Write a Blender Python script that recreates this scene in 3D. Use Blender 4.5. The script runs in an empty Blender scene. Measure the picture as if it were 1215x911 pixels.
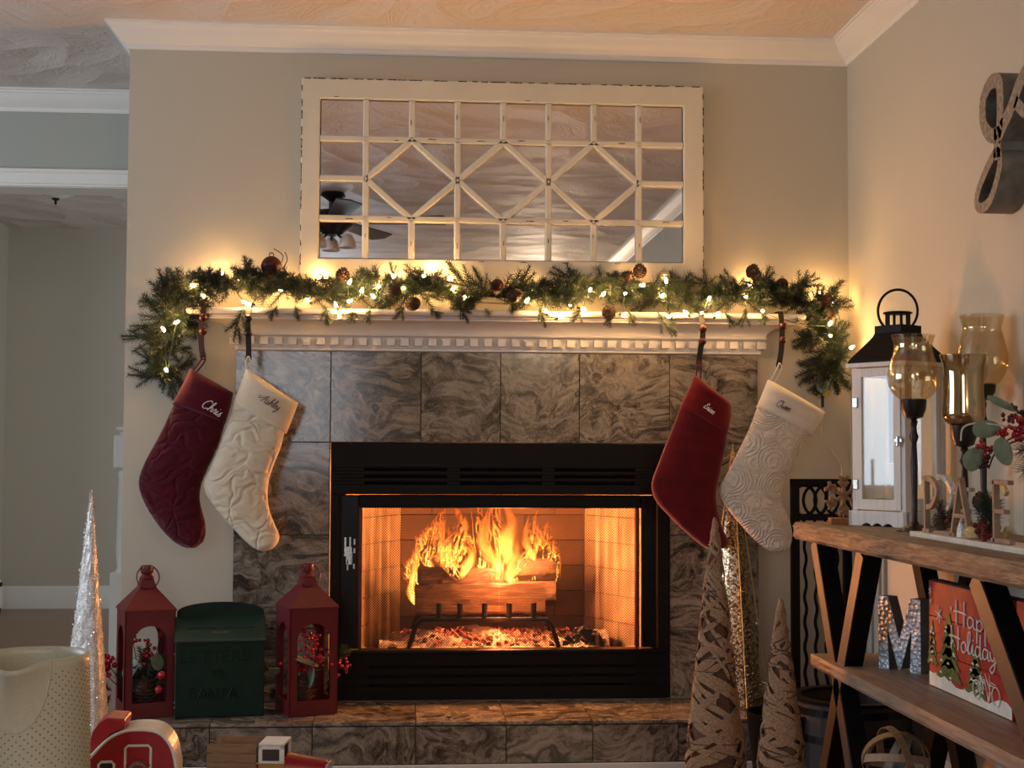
import bpy, bmesh, math, random
from mathutils import Vector, Matrix, Quaternion
random.seed(7)
SC = bpy.context.scene
COL = SC.collection
PI = math.pi
# ------------------------------------------------------------------ camera
YAW, PITCH, ROLL, FPX, CAMZ, CAMY = 0.0715, 0.0492, 0.0044, 1665.0, 0.97, -4.6
fw = Vector((math.sin(YAW)*math.cos(PITCH), math.cos(YAW)*math.cos(PITCH), math.sin(PITCH)))
r0 = Vector((math.cos(YAW), -math.sin(YAW), 0)); u0 = r0.cross(fw)
rt = r0*math.cos(ROLL)+u0*math.sin(ROLL); up = u0*math.cos(ROLL)-r0*math.sin(ROLL)
cam_d = bpy.data.cameras.new('camera'); cam = bpy.data.objects.new('camera', cam_d); COL.objects.link(cam)
m = Matrix((rt, up, -fw)).transposed().to_4x4(); m.translation = Vector((0, CAMY, CAMZ)); cam.matrix_world = m
cam_d.sensor_width = 36; cam_d.lens = FPX*36/1215; cam_d.clip_start = .05; cam_d.clip_end = 60
SC.camera = cam
# ------------------------------------------------------------------ world, lights, exposure
SC.view_settings.view_transform = 'Standard'; SC.view_settings.look = 'None'
SC.view_settings.exposure = -0.12; SC.view_settings.gamma = 1
SC.cycles.use_denoising = True
SC.cycles.max_bounces = 8; SC.cycles.transparent_max_bounces = 24
SC.cycles.sample_clamp_indirect = 6
w = bpy.data.worlds.new('world'); SC.world = w; w.use_nodes = True
w.node_tree.nodes['Background'].inputs[0].default_value = (.55, .68, .9, 1)
w.node_tree.nodes['Background'].inputs[1].default_value = 0.6
def area(name, loc, tgt, sx, sy, e, col):
    l = bpy.data.lights.new(name, 'AREA'); l.shape = 'RECTANGLE'; l.size = sx; l.size_y = sy; l.energy = e; l.color = col
    o = bpy.data.objects.new(name, l); COL.objects.link(o); o.location = loc
    o.rotation_euler = (Vector(tgt)-Vector(loc)).to_track_quat('-Z', 'Y').to_euler(); return o
def point(name, loc, e, col, r=.03):
    l = bpy.data.lights.new(name, 'POINT'); l.energy = e; l.color = col; l.shadow_soft_size = r
    o = bpy.data.objects.new(name, l); COL.objects.link(o); o.location = loc; return o
DAY = (.80, .90, 1.0)
area('window_light_left', (-3.46, -1.25, 1.44), (0, -1.25, 1.3), 2.15, 1.3, 64, (.72, .86, 1.0))
area('window_light_rear', (-1.12, -6.95, 1.5), (-1.12, 0, 1.5), 1.3, 1.25, 28, DAY)
area('hall_fill_light', (.50, 2.5, 1.25), (-2.0, 3.5, 1.75), .9, 1.3, 36, (.84, .92, 1.0))  # unseen fill added behind the chimney breast to brighten the hall
point('warm_fill_light', (1.0, -6.6, 2.0), 48, (1.0, .74, .52), .16)  # warm fill added behind the camera to tint the ceiling, no lamp there
point('fire_light', (.33, .13, .62), 88, (1.0, .36, .11), .07)
point('ember_light', (.30, .06, .42), 6.0, (1.0, .22, .05), .09)

# ------------------------------------------------------------------ helpers
def at(px, py, ax, val):
    """point on the plane axis=val seen at photo pixel px,py"""
    v = fw + rt*((px-607.5)/FPX) - up*((py-455.5)/FPX); C = Vector((0, CAMY, CAMZ))
    return C + v*((val-C[ax])/v[ax])
class MB:
    def __init__(s): s.v = []; s.f = []
    def add(s, vs, fs):
        b = len(s.v); s.v += [tuple(x) for x in vs]; s.f += [tuple(i+b for i in q) for q in fs]; return s
    def box(s, c, d, rot=None):
        c = Vector(c); h = Vector(d)/2; vs = []
        for z in (-1, 1):
            for y in (-1, 1):
                for x in (-1, 1):
                    p = Vector((x*h.x, y*h.y, z*h.z))
                    if rot is not None: p = rot @ p
                    vs.append(c+p)
        return s.add(vs, [(0, 2, 3, 1), (4, 5, 7, 6), (0, 1, 5, 4), (2, 6, 7, 3), (0, 4, 6, 2), (1, 3, 7, 5)])
    def bb(s, x0, x1, y0, y1, z0, z1):
        return s.box(((x0+x1)/2, (y0+y1)/2, (z0+z1)/2), (x1-x0, y1-y0, z1-z0))
    def bar(s, a, b, wd, th, upv=(0, 0, 1)):
        a = Vector(a); b = Vector(b); d = (b-a); L = d.length; d.normalize()
        x = d.cross(Vector(upv));
        if x.length < 1e-5: x = d.cross(Vector((1, 0, 0)))
        x.normalize(); z = x.cross(d)
        return s.box((a+b)/2, (wd, L, th), Matrix((x, d, z)).transposed())
    def tube(s, pts, r, n=8, cap=True, closed=False):
        P = [Vector(p) for p in pts]; N = len(P)
        R = list(r) if isinstance(r, (list, tuple)) else [r]*N
        t0 = (P[1]-P[0]).normalized(); a = t0.orthogonal().normalized(); vs = []; fs = []; prev = t0
        for i in range(N):
            if closed: t = (P[(i+1) % N]-P[i-1]).normalized()
            else: t = (P[min(i+1, N-1)]-P[max(i-1, 0)]).normalized()
            if t.length < .5: t = prev
            a = prev.rotation_difference(t) @ a; a = (a-t*a.dot(t)).normalized(); b = t.cross(a); prev = t
            for k in range(n):
                an = 2*PI*k/n; vs.append(P[i]+(a*math.cos(an)+b*math.sin(an))*R[i])
        M_ = N if closed else N-1
        for i in range(M_):
            for k in range(n):
                j = (i+1) % N
                fs.append((i*n+k, i*n+(k+1) % n, j*n+(k+1) % n, j*n+k))
        if cap and not closed:
            fs.append(tuple(range(n-1, -1, -1))); fs.append(tuple((N-1)*n+k for k in range(n)))
        return s.add(vs, fs)
    def lathe(s, prof, c=(0, 0, 0), n=24, cap=True):
        vs = []; fs = []
        for r, z in prof:
            for k in range(n):
                a = 2*PI*k/n; vs.append((c[0]+r*math.cos(a), c[1]+r*math.sin(a), c[2]+z))
        for i in range(len(prof)-1):
            for k in range(n): fs.append((i*n+k, i*n+(k+1) % n, (i+1)*n+(k+1) % n, (i+1)*n+k))
        if cap: fs.append(tuple(range(n-1, -1, -1))); fs.append(tuple((len(prof)-1)*n+k for k in range(n)))
        return s.add(vs, fs)
    def loft(s, rings, cap=True):
        n = len(rings[0]); vs = [p for r in rings for p in r]; fs = []
        for i in range(len(rings)-1):
            for k in range(n): fs.append((i*n+k, i*n+(k+1) % n, (i+1)*n+(k+1) % n, (i+1)*n+k))
        if cap: fs.append(tuple(range(n-1, -1, -1))); fs.append(tuple((len(rings)-1)*n+k for k in range(n)))
        return s.add(vs, fs)
    def prism(s, poly, off):
        n = len(poly); off = Vector(off); vs = [Vector(p) for p in poly]; vs = vs+[p+off for p in vs]
        fs = [tuple(range(n)), tuple(range(2*n-1, n-1, -1))]
        for k in range(n): fs.append((k, k+n, (k+1) % n+n, (k+1) % n))
        return s.add(vs, fs)
    def bridge(s, A, B, off):
        """panel between two loops of the same length, extruded by off"""
        n = len(A); off = Vector(off); A = [Vector(p) for p in A]; B = [Vector(p) for p in B]
        vs = A+B+[p+off for p in A]+[p+off for p in B]; fs = []
        for k in range(n):
            j = (k+1) % n
            fs += [(k, j, n+j, n+k), (2*n+k, 3*n+k, 3*n+j, 2*n+j), (k, 2*n+k, 2*n+j, j), (n+k, n+j, 3*n+j, 3*n+k)]
        return s.add(vs, fs)
    def ball(s, c, r, n=8, sc=(1, 1, 1)):
        pr = [(max(1e-4, math.sin(PI*i/(n//2+1)))*r*sc[0], -math.cos(PI*i/(n//2+1))*r*sc[2]) for i in range(n//2+2)]
        return s.lathe(pr, c, n, False)
    def mesh(s, name, mat, smooth=False):
        me = bpy.data.meshes.new(name); me.from_pydata([tuple(v) for v in s.v], [], s.f)
        bm = bmesh.new(); bm.from_mesh(me); bmesh.ops.recalc_face_normals(bm, faces=bm.faces); bm.to_mesh(me); bm.free()
        if mat: me.materials.append(mat)
        if smooth:
            me.polygons.foreach_set('use_smooth', [True]*len(me.polygons))
        return me
    def build(s, name, mat, parent=None, smooth=False, bevel=0, loc=None):
        o = link(name, s.mesh(name, mat, smooth), parent)
        if bevel:
            b = o.modifiers.new('bevel', 'BEVEL'); b.width = bevel; b.segments = 2; b.limit_method = 'ANGLE'; b.angle_limit = .6
        if smooth == 'auto': autos(o)
        if loc is not None: o.location = loc
        return o
def autos(o, ang=.7):
    me = o.data; bm = bmesh.new(); bm.from_mesh(me)
    for e in bm.edges:
        if len(e.link_faces) == 2 and e.calc_face_angle(0) > ang: e.smooth = False
    bm.to_mesh(me); bm.free()
def link(name, me, parent=None, loc=None):
    o = bpy.data.objects.new(name, me); COL.objects.link(o)
    if parent: o.parent = parent
    if loc is not None: o.location = loc
    return o
def tag(o, label, cat, group=None, kind=None):
    o['label'] = label; o['category'] = cat
    if group: o['group'] = group
    if kind: o['kind'] = kind
    return o
def empty(name, label, cat, loc=(0, 0, 0), rz=0, group=None):
    o = link(name, None); o.location = loc; o.rotation_euler = (0, 0, rz); o.empty_display_size = .05
    return tag(o, label, cat, group)
def struct(o): o['kind'] = 'structure'; return o
def stuff(o): o['kind'] = 'stuff'; return o
def cat_rom(P, k=6, closed=False):
    P = [Vector(p) for p in P]; out = []; N = len(P)
    for i in range(N if closed else N-1):
        g = (lambda j: P[j % N]) if closed else (lambda j: P[max(0, min(N-1, j))])
        a, b, c, d = g(i-1), g(i), g(i+1), g(i+2)
        for q in range(k):
            t = q/k; out.append(.5*((2*b)+(c-a)*t+(2*a-5*b+4*c-d)*t*t+(3*b-a-3*c+d)*t**3))
    if not closed: out.append(P[-1])
    return out
def sweep(path, prof, z0):
    """one mitred object per segment; profile (out, up), out to the right of the heading"""
    n = len(path); P = [Vector((p[0], p[1])) for p in path]; res = []
    nor = []
    for i in range(n-1):
        d = (P[i+1]-P[i]).normalized(); nor.append(Vector((d.y, -d.x)))
    def mit(i):
        if i == 0: return nor[0]
        if i == n-1: return nor[-1]
        q = nor[i-1]+nor[i]; return q*(1/(q.dot(nor[i])))
    for i in range(n-1):
        A, B = mit(i), mit(i+1)
        mb = MB(); ra = [(P[i].x+A.x*o, P[i].y+A.y*o, z0+h) for o, h in prof]; rb = [(P[i+1].x+B.x*o, P[i+1].y+B.y*o, z0+h) for o, h in prof]
        mb.loft([ra, rb]); res.append(mb)
    return res

# ------------------------------------------------------------------ materials
class NT:
    def __init__(s, name):
        s.m = bpy.data.materials.new(name); s.m.use_nodes = True; s.t = s.m.node_tree; s.n = s.t.nodes; s.b = s.n['Principled BSDF']; s.out = s.n['Material Output']
    def nd(s, typ, **k):
        q = s.n.new(typ)
        for a, b in k.items(): setattr(q, a, b)
        return q
    def l(s, a, b): s.t.links.new(a, b)
    def coord(s, kind='Object', scale=(1, 1, 1), rand=False, rot=(0, 0, 0)):
        c = s.nd('ShaderNodeTexCoord'); mp = s.nd('ShaderNodeMapping'); mp.inputs['Scale'].default_value = scale; mp.inputs['Rotation'].default_value = rot
        s.l(c.outputs[kind], mp.inputs[0])
        if rand:
            oi = s.nd('ShaderNodeObjectInfo'); mm = s.nd('ShaderNodeVectorMath', operation='SCALE'); mm.inputs[0].default_value = (17, 31, 23)
            s.l(oi.outputs['Random'], mm.inputs['Scale']); s.l(mm.outputs[0], mp.inputs['Location'])
        return mp.outputs[0]
    def noise(s, vec, scale, detail=3, rough=.5, dist=0):
        q = s.nd('ShaderNodeTexNoise'); q.inputs['Scale'].default_value = scale; q.inputs['Detail'].default_value = detail
        q.inputs['Roughness'].default_value = rough; q.inputs['Distortion'].default_value = dist; s.l(vec, q.inputs['Vector']); return q.outputs['Fac']
    def ramp(s, fac, stops):
        q = s.nd('ShaderNodeValToRGB'); e = q.color_ramp.elements
        while len(e) < len(stops): e.new(.5)
        for i, (p, c) in enumerate(stops):
            e[i].position = p; e[i].color = (*c, 1) if len(c) == 3 else c
        s.l(fac, q.inputs[0]); return q.outputs[0]
    def bump(s, h, strength=.3, dist=.01, nrm=None):
        q = s.nd('ShaderNodeBump'); q.inputs['Strength'].default_value = strength; q.inputs['Distance'].default_value = dist
        s.l(h, q.inputs['Height']); s.l(q.outputs[0], s.b.inputs['Normal']); return q
    def math(s, op, a, b=None):
        q = s.nd('ShaderNodeMath', operation=op)
        for i, x in enumerate((a, b)):
            if x is None: continue
            if isinstance(x, (int, float)): q.inputs[i].default_value = x
            else: s.l(x, q.inputs[i])
        return q.outputs[0]
    def mix(s, fac, a, b):
        q = s.nd('ShaderNodeMix', data_type='RGBA')
        for i, x in ((0, fac), (6, a), (7, b)):
            if isinstance(x, (int, float)): q.inputs[i].default_value = x
            elif isinstance(x, tuple): q.inputs[i].default_value = (*x, 1)
            else: s.l(x, q.inputs[i])
        return q.outputs[2]
def plain(name, col, rough=.6, metal=0, var=.12, vs=30, bump=0, bs=60, spec=.5, sheen=0):
    t = NT(name); v = t.coord(); f = t.noise(v, vs, 4)
    c0 = tuple(max(0, x*(1-var)) for x in col); c1 = tuple(min(1, x*(1+var)) for x in col)
    t.l(t.ramp(f, [(.3, c0), (.7, c1)]), t.b.inputs['Base Color'])
    t.b.inputs['Roughness'].default_value = rough; t.b.inputs['Metallic'].default_value = metal; t.b.inputs['Specular IOR Level'].default_value = spec
    if sheen: t.b.inputs['Sheen Weight'].default_value = sheen
    if bump: t.bump(t.noise(v, bs, 4), bump, .003)
    return t.m
def emis(name, col, st):
    t = NT(name); t.b.inputs['Base Color'].default_value = (*col, 1); t.b.inputs['Emission Color'].default_value = (*col, 1); t.b.inputs['Emission Strength'].default_value = st; return t.m
M = {}
M['wall'] = plain('wall_paint', (.50, .462, .375), .7, var=.015, vs=2, bump=.06, bs=220, spec=.3)
M['white'] = plain('white_trim_paint', (.74, .71, .66), .42, var=.02, vs=4)
M['header_wall'] = plain('shaded_wall_paint', (.37, .37, .33), .7, var=.015, vs=2, bump=.05, bs=200, spec=.3)  # same paint as the walls, darkened: the header's shade is in the colour
def ceiling_mat():
    t = NT('swirl_ceiling'); v = t.coord('Object')
    n1 = t.nd('ShaderNodeTexNoise'); n1.inputs['Scale'].default_value = 1.3; n1.inputs['Detail'].default_value = 2; t.l(v, n1.inputs['Vector'])
    vm = t.nd('ShaderNodeVectorMath', operation='SCALE'); vm.inputs['Scale'].default_value = 1.1; t.l(n1.outputs['Color'], vm.inputs[0])
    ad = t.nd('ShaderNodeVectorMath', operation='ADD'); t.l(v, ad.inputs[0]); t.l(vm.outputs[0], ad.inputs[1])
    vo = t.nd('ShaderNodeTexVoronoi'); vo.inputs['Scale'].default_value = 2.6; vo.feature = 'F1'; t.l(ad.outputs[0], vo.inputs['Vector'])
    fan = t.math('MULTIPLY', vo.outputs['Distance'], 1.0)
    st = t.noise(ad.outputs[0], 14, 4, .6, 1.5)
    h = t.math('ADD', fan, t.math('MULTIPLY', st, .18))
    t.b.inputs['Base Color'].default_value = (.64, .565, .52, 1); t.b.inputs['Roughness'].default_value = .55
    t.bump(h, .8, .05); return t.m
M['ceiling'] = ceiling_mat()
def wood_floor():
    t = NT('oak_floor'); v = t.coord('Object', (1, 1, 1), True); g = t.coord('Object', (3, 40, 40), True)
    oi = t.nd('ShaderNodeObjectInfo'); f = t.math('ADD', t.math('MULTIPLY', t.noise(g, 2, 5, .6, .6), .7), t.math('MULTIPLY', oi.outputs['Random'], .3))
    t.l(t.ramp(f, [(.25, (.10, .045, .02)), (.5, (.19, .09, .042)), (.75, (.28, .15, .075))]), t.b.inputs['Base Color']); t.b.inputs['Roughness'].default_value = .28
    return t.m
M['floor'] = wood_floor()
def granite():
    t = NT('swirled_granite'); v = t.coord('Object', (1, 1, 1), True)
    # strong domain warp -> flowing bands
    n = t.nd('ShaderNodeTexNoise'); n.inputs['Scale'].default_value = 3.2; n.inputs['Detail'].default_value = 3; n.inputs['Distortion'].default_value = 1.2; t.l(v, n.inputs['Vector'])
    sub = t.nd('ShaderNodeVectorMath', operation='SUBTRACT'); sub.inputs[1].default_value = (.5, .5, .5); t.l(n.outputs['Color'], sub.inputs[0])
    sc = t.nd('ShaderNodeVectorMath', operation='SCALE'); sc.inputs['Scale'].default_value = .40; t.l(sub.outputs[0], sc.inputs[0])
    ad = t.nd('ShaderNodeVectorMath', operation='ADD'); t.l(v, ad.inputs[0]); t.l(sc.outputs[0], ad.inputs[1])
    an = t.nd('ShaderNodeMapping'); an.inputs['Scale'].default_value = (5, 30, 34); an.inputs['Rotation'].default_value = (0, .6, 0); t.l(ad.outputs[0], an.inputs[0])
    st = t.noise(an.outputs[0], 1.0, 7, .62, .7)
    big = t.noise(ad.outputs[0], 6, 4, .6, .8); fine = t.noise(v, 190, 3, .7)
    f = t.math('ADD', t.math('MULTIPLY', st, .62), t.math('ADD', t.math('MULTIPLY', big, .24), t.math('MULTIPLY', fine, .20)))
    c = t.ramp(f, [(.425, (.022, .018, .013)), (.48, (.085, .070, .052)), (.525, (.155, .130, .098)), (.575, (.23, .198, .155)), (.64, (.31, .27, .215))])
    t.l(c, t.b.inputs['Base Color']); t.b.inputs['Roughness'].default_value = .13; t.b.inputs['Specular IOR Level'].default_value = .45
    t.bump(big, .02, .004); return t.m
M['granite'] = granite()
M['grout'] = plain('dark_grout', (.075, .062, .05), .9)
M['black_metal'] = plain('matte_black_metal', (.006, .0055, .005), .5, .0, .2, 40, spec=.12)
M['gloss_black'] = plain('gloss_black_metal', (.004, .0035, .0035), .35, .0, .2, 20, spec=.18)
M['chrome'] = plain('worn_steel', (.5, .5, .47), .3, .9, .3, 200)
def woodm(name, a, b, c, sx=(3, 40, 40), rough=.65, bump=.35, sc=2.2):
    t = NT(name); g = t.coord('Object', sx); f = t.noise(g, sc, 7, .62, 1.1); f2 = t.noise(g, sc*3, 5, .7, .4)
    t.l(t.ramp(t.math('ADD', t.math('MULTIPLY', f, .7), t.math('MULTIPLY', f2, .3)), [(.33, a), (.5, b), (.68, c)]), t.b.inputs['Base Color'])
    t.b.inputs['Roughness'].default_value = rough; t.bump(f, bump, .004); return t.m
M['rustic'] = woodm('rustic_brown_wood', (.035, .020, .013), (.185, .12, .078), (.37, .26, .18), (34, 3, 34), .6, .9)
M['shelf_wood'] = woodm('pale_brown_wood', (.15, .10, .07), (.27, .19, .14), (.37, .28, .215), (24, 2.2, 24), .5, .15)
M['toy_wood'] = woodm('honey_wood', (.13, .07, .03), (.23, .13, .06), (.31, .19, .095), (6, 40, 40), .55, .15)
M['leg_face'] = plain('brown_leg_paint', (.046, .034, .028), .5)
M['mdf'] = woodm('tan_cut_wood', (.22, .145, .09), (.31, .21, .14), (.38, .27, .18), (10, 10, 10), .7, .1)
M['bark'] = woodm('charred_log', (.02, .011, .007), (.075, .035, .018), (.20, .10, .05), (4, 50, 50), .9, .9)
M['log_face'] = woodm('split_log_face', (.028, .012, .006), (.095, .042, .018), (.19, .092, .042), (2.5, 60, 60), .85, .8)
M['soot'] = plain('char', (.018, .014, .012), .95, var=.5, vs=60, bump=.8, bs=40)
M['brick'] = plain('firebrick', (.30, .19, .115), .9, var=.28, vs=9, bump=.4, bs=50)
M['brick_dark'] = plain('sooty_firebrick', (.135, .07, .038), .92, var=.4, vs=5, bump=.4, bs=50)
M['ash'] = plain('grey_ash', (.33, .24, .19), .95, var=.5, vs=60, bump=.9, bs=90)
M['needle'] = plain('fir_needles', (.015, .030, .014), .6, var=.5, vs=8)
M['needle2'] = plain('pine_needles', (.028, .044, .019), .6, var=.4, vs=8)
M['stem'] = plain('brown_stem', (.06, .035, .02), .8)
M['cone'] = plain('pinecone_brown', (.09, .045, .028), .75, var=.5, vs=60)
M['rust'] = plain('rust_red_bell', (.075, .014, .008), .4, .4, .5, 60)
M['silver'] = plain('silver_bell', (.42, .38, .32), .3, .8, .3, 60)
M['wire'] = plain('green_wire', (.012, .03, .014), .5)
M['leaf'] = plain('eucalyptus_leaf', (.17, .24, .18), .6, var=.25, vs=60)
M['berry'] = plain('red_berry', (.33, .012, .02), .25, var=.3, vs=80)
M['dark_berry'] = plain('dark_berry', (.035, .006, .012), .3)
M['bulb'] = emis('warm_bulb', (1.0, .53, .18), 600)
M['ribbon'] = plain('black_ribbon', (.012, .009, .009), .7)
M['brown_ribbon'] = plain('brown_ribbon', (.055, .022, .014), .7)
M['lantern_red'] = plain('matte_red_metal', (.12, .007, .013), .42, 0, .15, 20)
M['green_metal'] = plain('dark_green_metal', (.004, .020, .013), .5, 0, .2, 20, spec=.2)
M['gold'] = plain('gold_glitter', (.72, .56, .27), .32, .8, .5, 500, 1.0, 700)
M['galv'] = None
M['white_wood'] = woodm('whitewashed_wood', (.55, .53, .50), (.68, .66, .62), (.74, .72, .69), (30, 30, 3), .6, .15)
M['bronze'] = plain('dark_bronze', (.014, .010, .009), .35, .3, .3, 30)
M['red_print'] = None
M['cream_print'] = plain('cream_print', (.74, .70, .60), .6)
M['green_print'] = plain('green_print', (.10, .115, .025), .6, var=.5, vs=80)
M['black_print'] = plain('black_print', (.03, .025, .02), .6)
M['toy_red'] = plain('toy_red_enamel', (.30, .008, .014), .32)
M['toy_white'] = plain('toy_white_enamel', (.75, .74, .72), .35)
M['toy_gold'] = plain('toy_ochre', (.36, .19, .05), .5)
M['cord'] = plain('white_cord', (.62, .56, .47), .5)
def ceramic():
    t = NT('cream_ceramic'); v = t.coord(); t.l(t.ramp(t.noise(v, 400, 2), [(.35, (.49, .47, .36)), (.6, (.54, .52, .41))]), t.b.inputs['Base Color'])
    t.b.inputs['Roughness'].default_value = .38; return t.m
M['ceramic'] = ceramic()
M['ceramic_dot'] = plain('ceramic_dot', (.22, .21, .15), .6)
def fabric(name, col, kind, var=.12, rough=.95, sheen=.3):
    t = NT(name); v = t.coord('Object')
    t.b.inputs['Roughness'].default_value = rough; t.b.inputs['Sheen Weight'].default_value = sheen; t.b.inputs['Specular IOR Level'].default_value = .1
    c0 = tuple(x*(1-var) for x in col); f = t.noise(v, 14, 4, .6); t.l(t.ramp(f, [(.3, c0), (.7, col)]), t.b.inputs['Base Color'])
    if kind == 'plush': t.bump(t.noise(v, 300, 3), .35, .003)
    if kind == 'quilt':
        vo = t.nd('ShaderNodeTexVoronoi'); vo.feature = 'DISTANCE_TO_EDGE'; vo.inputs['Scale'].default_value = 13
        n = t.nd('ShaderNodeTexNoise'); n.inputs['Scale'].default_value = 9; t.l(v, n.inputs['Vector']); vm = t.nd('ShaderNodeVectorMath', operation='SCALE'); vm.inputs['Scale'].default_value = .16
        t.l(n.outputs['Color'], vm.inputs[0]); ad = t.nd('ShaderNodeVectorMath', operation='ADD'); t.l(v, ad.inputs[0]); t.l(vm.outputs[0], ad.inputs[1])
        fl = t.nd('ShaderNodeVectorMath', operation='MULTIPLY'); fl.inputs[1].default_value = (1, .0, 1); t.l(ad.outputs[0], fl.inputs[0]); t.l(fl.outputs[0], vo.inputs['Vector'])
        wv = t.nd('ShaderNodeTexWave'); wv.wave_type = 'RINGS'; wv.inputs['Scale'].default_value = 11; wv.inputs['Distortion'].default_value = 2.5; t.l(fl.outputs[0], wv.inputs['Vector'])
        h = t.math('ADD', t.math('MINIMUM', vo.outputs['Distance'], .12), t.math('MULTIPLY', wv.outputs['Fac'], .05)); t.bump(h, .7, .04)
    if kind == 'shell':
        vo = t.nd('ShaderNodeTexVoronoi'); vo.inputs['Scale'].default_value = 11; fl = t.nd('ShaderNodeVectorMath', operation='MULTIPLY'); fl.inputs[1].default_value = (1, 0, 1); t.l(v, fl.inputs[0]); t.l(fl.outputs[0], vo.inputs['Vector'])
        sn = t.math('SINE', t.math('ADD', t.math('MULTIPLY', vo.outputs['Distance'], 66), t.math('MULTIPLY', t.noise(v, 60, 3), 10)))
        t.bump(sn, .9, .0022)
    return t.m
M['stock_red'] = fabric('burgundy_quilted', (.075, .002, .010), 'quilt', .3)
M['stock_red_cuff'] = fabric('burgundy_plush', (.088, .003, .011), 'plush', .25)
M['stock_bright'] = fabric('red_velvet', (.115, .003, .006), 'plush', .35)
M['stock_bright_cuff'] = fabric('red_velvet_cuff', (.15, .004, .007), 'plush', .3)
M['stock_cream'] = fabric('cream_quilted', (.70, .61, .46), 'quilt')
M['stock_cream_cuff'] = fabric('cream_plush', (.70, .60, .45), 'plush')
M['stock_white'] = fabric('ivory_ruffled', (.66, .60, .50), 'shell')
M['stock_white_cuff'] = fabric('ivory_plush', (.66, .61, .52), 'plush')
M['thread_white'] = plain('white_thread', (.75, .68, .66), .7)
M['thread_dark'] = plain('plum_thread', (.06, .012, .02), .7)
def mirror():
    t = NT('mirror'); t.b.inputs['Base Color'].default_value = (.80, .80, .80, 1); t.b.inputs['Metallic'].default_value = 1; t.b.inputs['Roughness'].default_value = .015; return t.m
M['mirror'] = mirror()
M['frame_cream'] = plain('chalky_cream_paint', (.68, .62, .49), .6, var=.05, vs=6)
M['chip'] = plain('chipped_dark_wood', (.02, .016, .013), .9)
def glass(name, col, gl, rough, glc=(.9, .9, .9)):
    t = NT(name); tr = t.nd('ShaderNodeBsdfTransparent'); tr.inputs[0].default_value = (*col, 1); g = t.nd('ShaderNodeBsdfGlossy'); g.inputs['Color'].default_value = (*glc, 1); g.inputs['Roughness'].default_value = rough
    mx = t.nd('ShaderNodeMixShader'); mx.inputs[0].default_value = gl; t.l(tr.outputs[0], mx.inputs[1]); t.l(g.outputs[0], mx.inputs[2]); t.l(mx.outputs[0], t.out.inputs[0]); return t.m
M['amber'] = glass('amber_lustre_glass', (.93, .875, .775), .16, .07, (.98, .88, .68))
M['mercury'] = glass('gold_mercury_glass', (.72, .66, .54), .45, .05, (.80, .68, .46))
M['pane'] = glass('clear_glass', (.93, .95, .95), .05, .02)
M['firedoor'] = glass('smoked_glass', (.75, .72, .70), .08, .05)
def galv():
    t = NT('hammered_zinc'); v = t.coord(); vo = t.nd('ShaderNodeTexVoronoi'); vo.inputs['Scale'].default_value = 85; t.l(v, vo.inputs['Vector'])
    t.b.inputs['Base Color'].default_value = (.50, .54, .60, 1); t.b.inputs['Metallic'].default_value = .6; t.b.inputs['Roughness'].default_value = .48; t.bump(vo.outputs['Distance'], .9, .008); return t.m
M['galv'] = galv()
M['zinc_dark'] = plain('weathered_zinc', (.17, .165, .145), .6, .4, .3, 25)
M['zinc_rim'] = plain('rusty_zinc_rim', (.25, .20, .14), .75, .1, .4, 90, .5, 120)
def redsign():
    t = NT('red_sign_print'); v = t.coord('Object'); f = t.noise(v, 6, 4, .6)
    t.l(t.ramp(f, [(.3, (.22, .010, .014)), (.5, (.40, .022, .012)), (.72, (.56, .075, .02))]), t.b.inputs['Base Color']); t.b.inputs['Roughness'].default_value = .6; return t.m
M['red_print'] = redsign()
def chainmesh():
    t = NT('fire_curtain_mesh'); c = t.nd('ShaderNodeTexCoord'); sp = t.nd('ShaderNodeSeparateXYZ'); t.l(c.outputs['Object'], sp.inputs[0])
    k = 2*PI/.0085
    a = t.math('SINE', t.math('MULTIPLY', t.math('ADD', sp.outputs[0], sp.outputs[2]), k)); b = t.math('SINE', t.math('MULTIPLY', t.math('SUBTRACT', sp.outputs[0], sp.outputs[2]), k))
    hole = t.math('GREATER_THAN', t.math('MULTIPLY', t.math('ADD', a, 1.0), t.math('ADD', b, 1.0)), 0.42)
    tr = t.nd('ShaderNodeBsdfTransparent'); mx = t.nd('ShaderNodeMixShader'); t.b.inputs['Base Color'].default_value = (.05, .035, .028, 1); t.b.inputs['Roughness'].default_value = .5; t.b.inputs['Metallic'].default_value = .5
    t.l(hole, mx.inputs[0]); t.l(t.b.outputs[0], mx.inputs[1]); t.l(tr.outputs[0], mx.inputs[2]); t.l(mx.outputs[0], t.out.inputs[0]); return t.m
M['chain'] = chainmesh()
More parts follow.
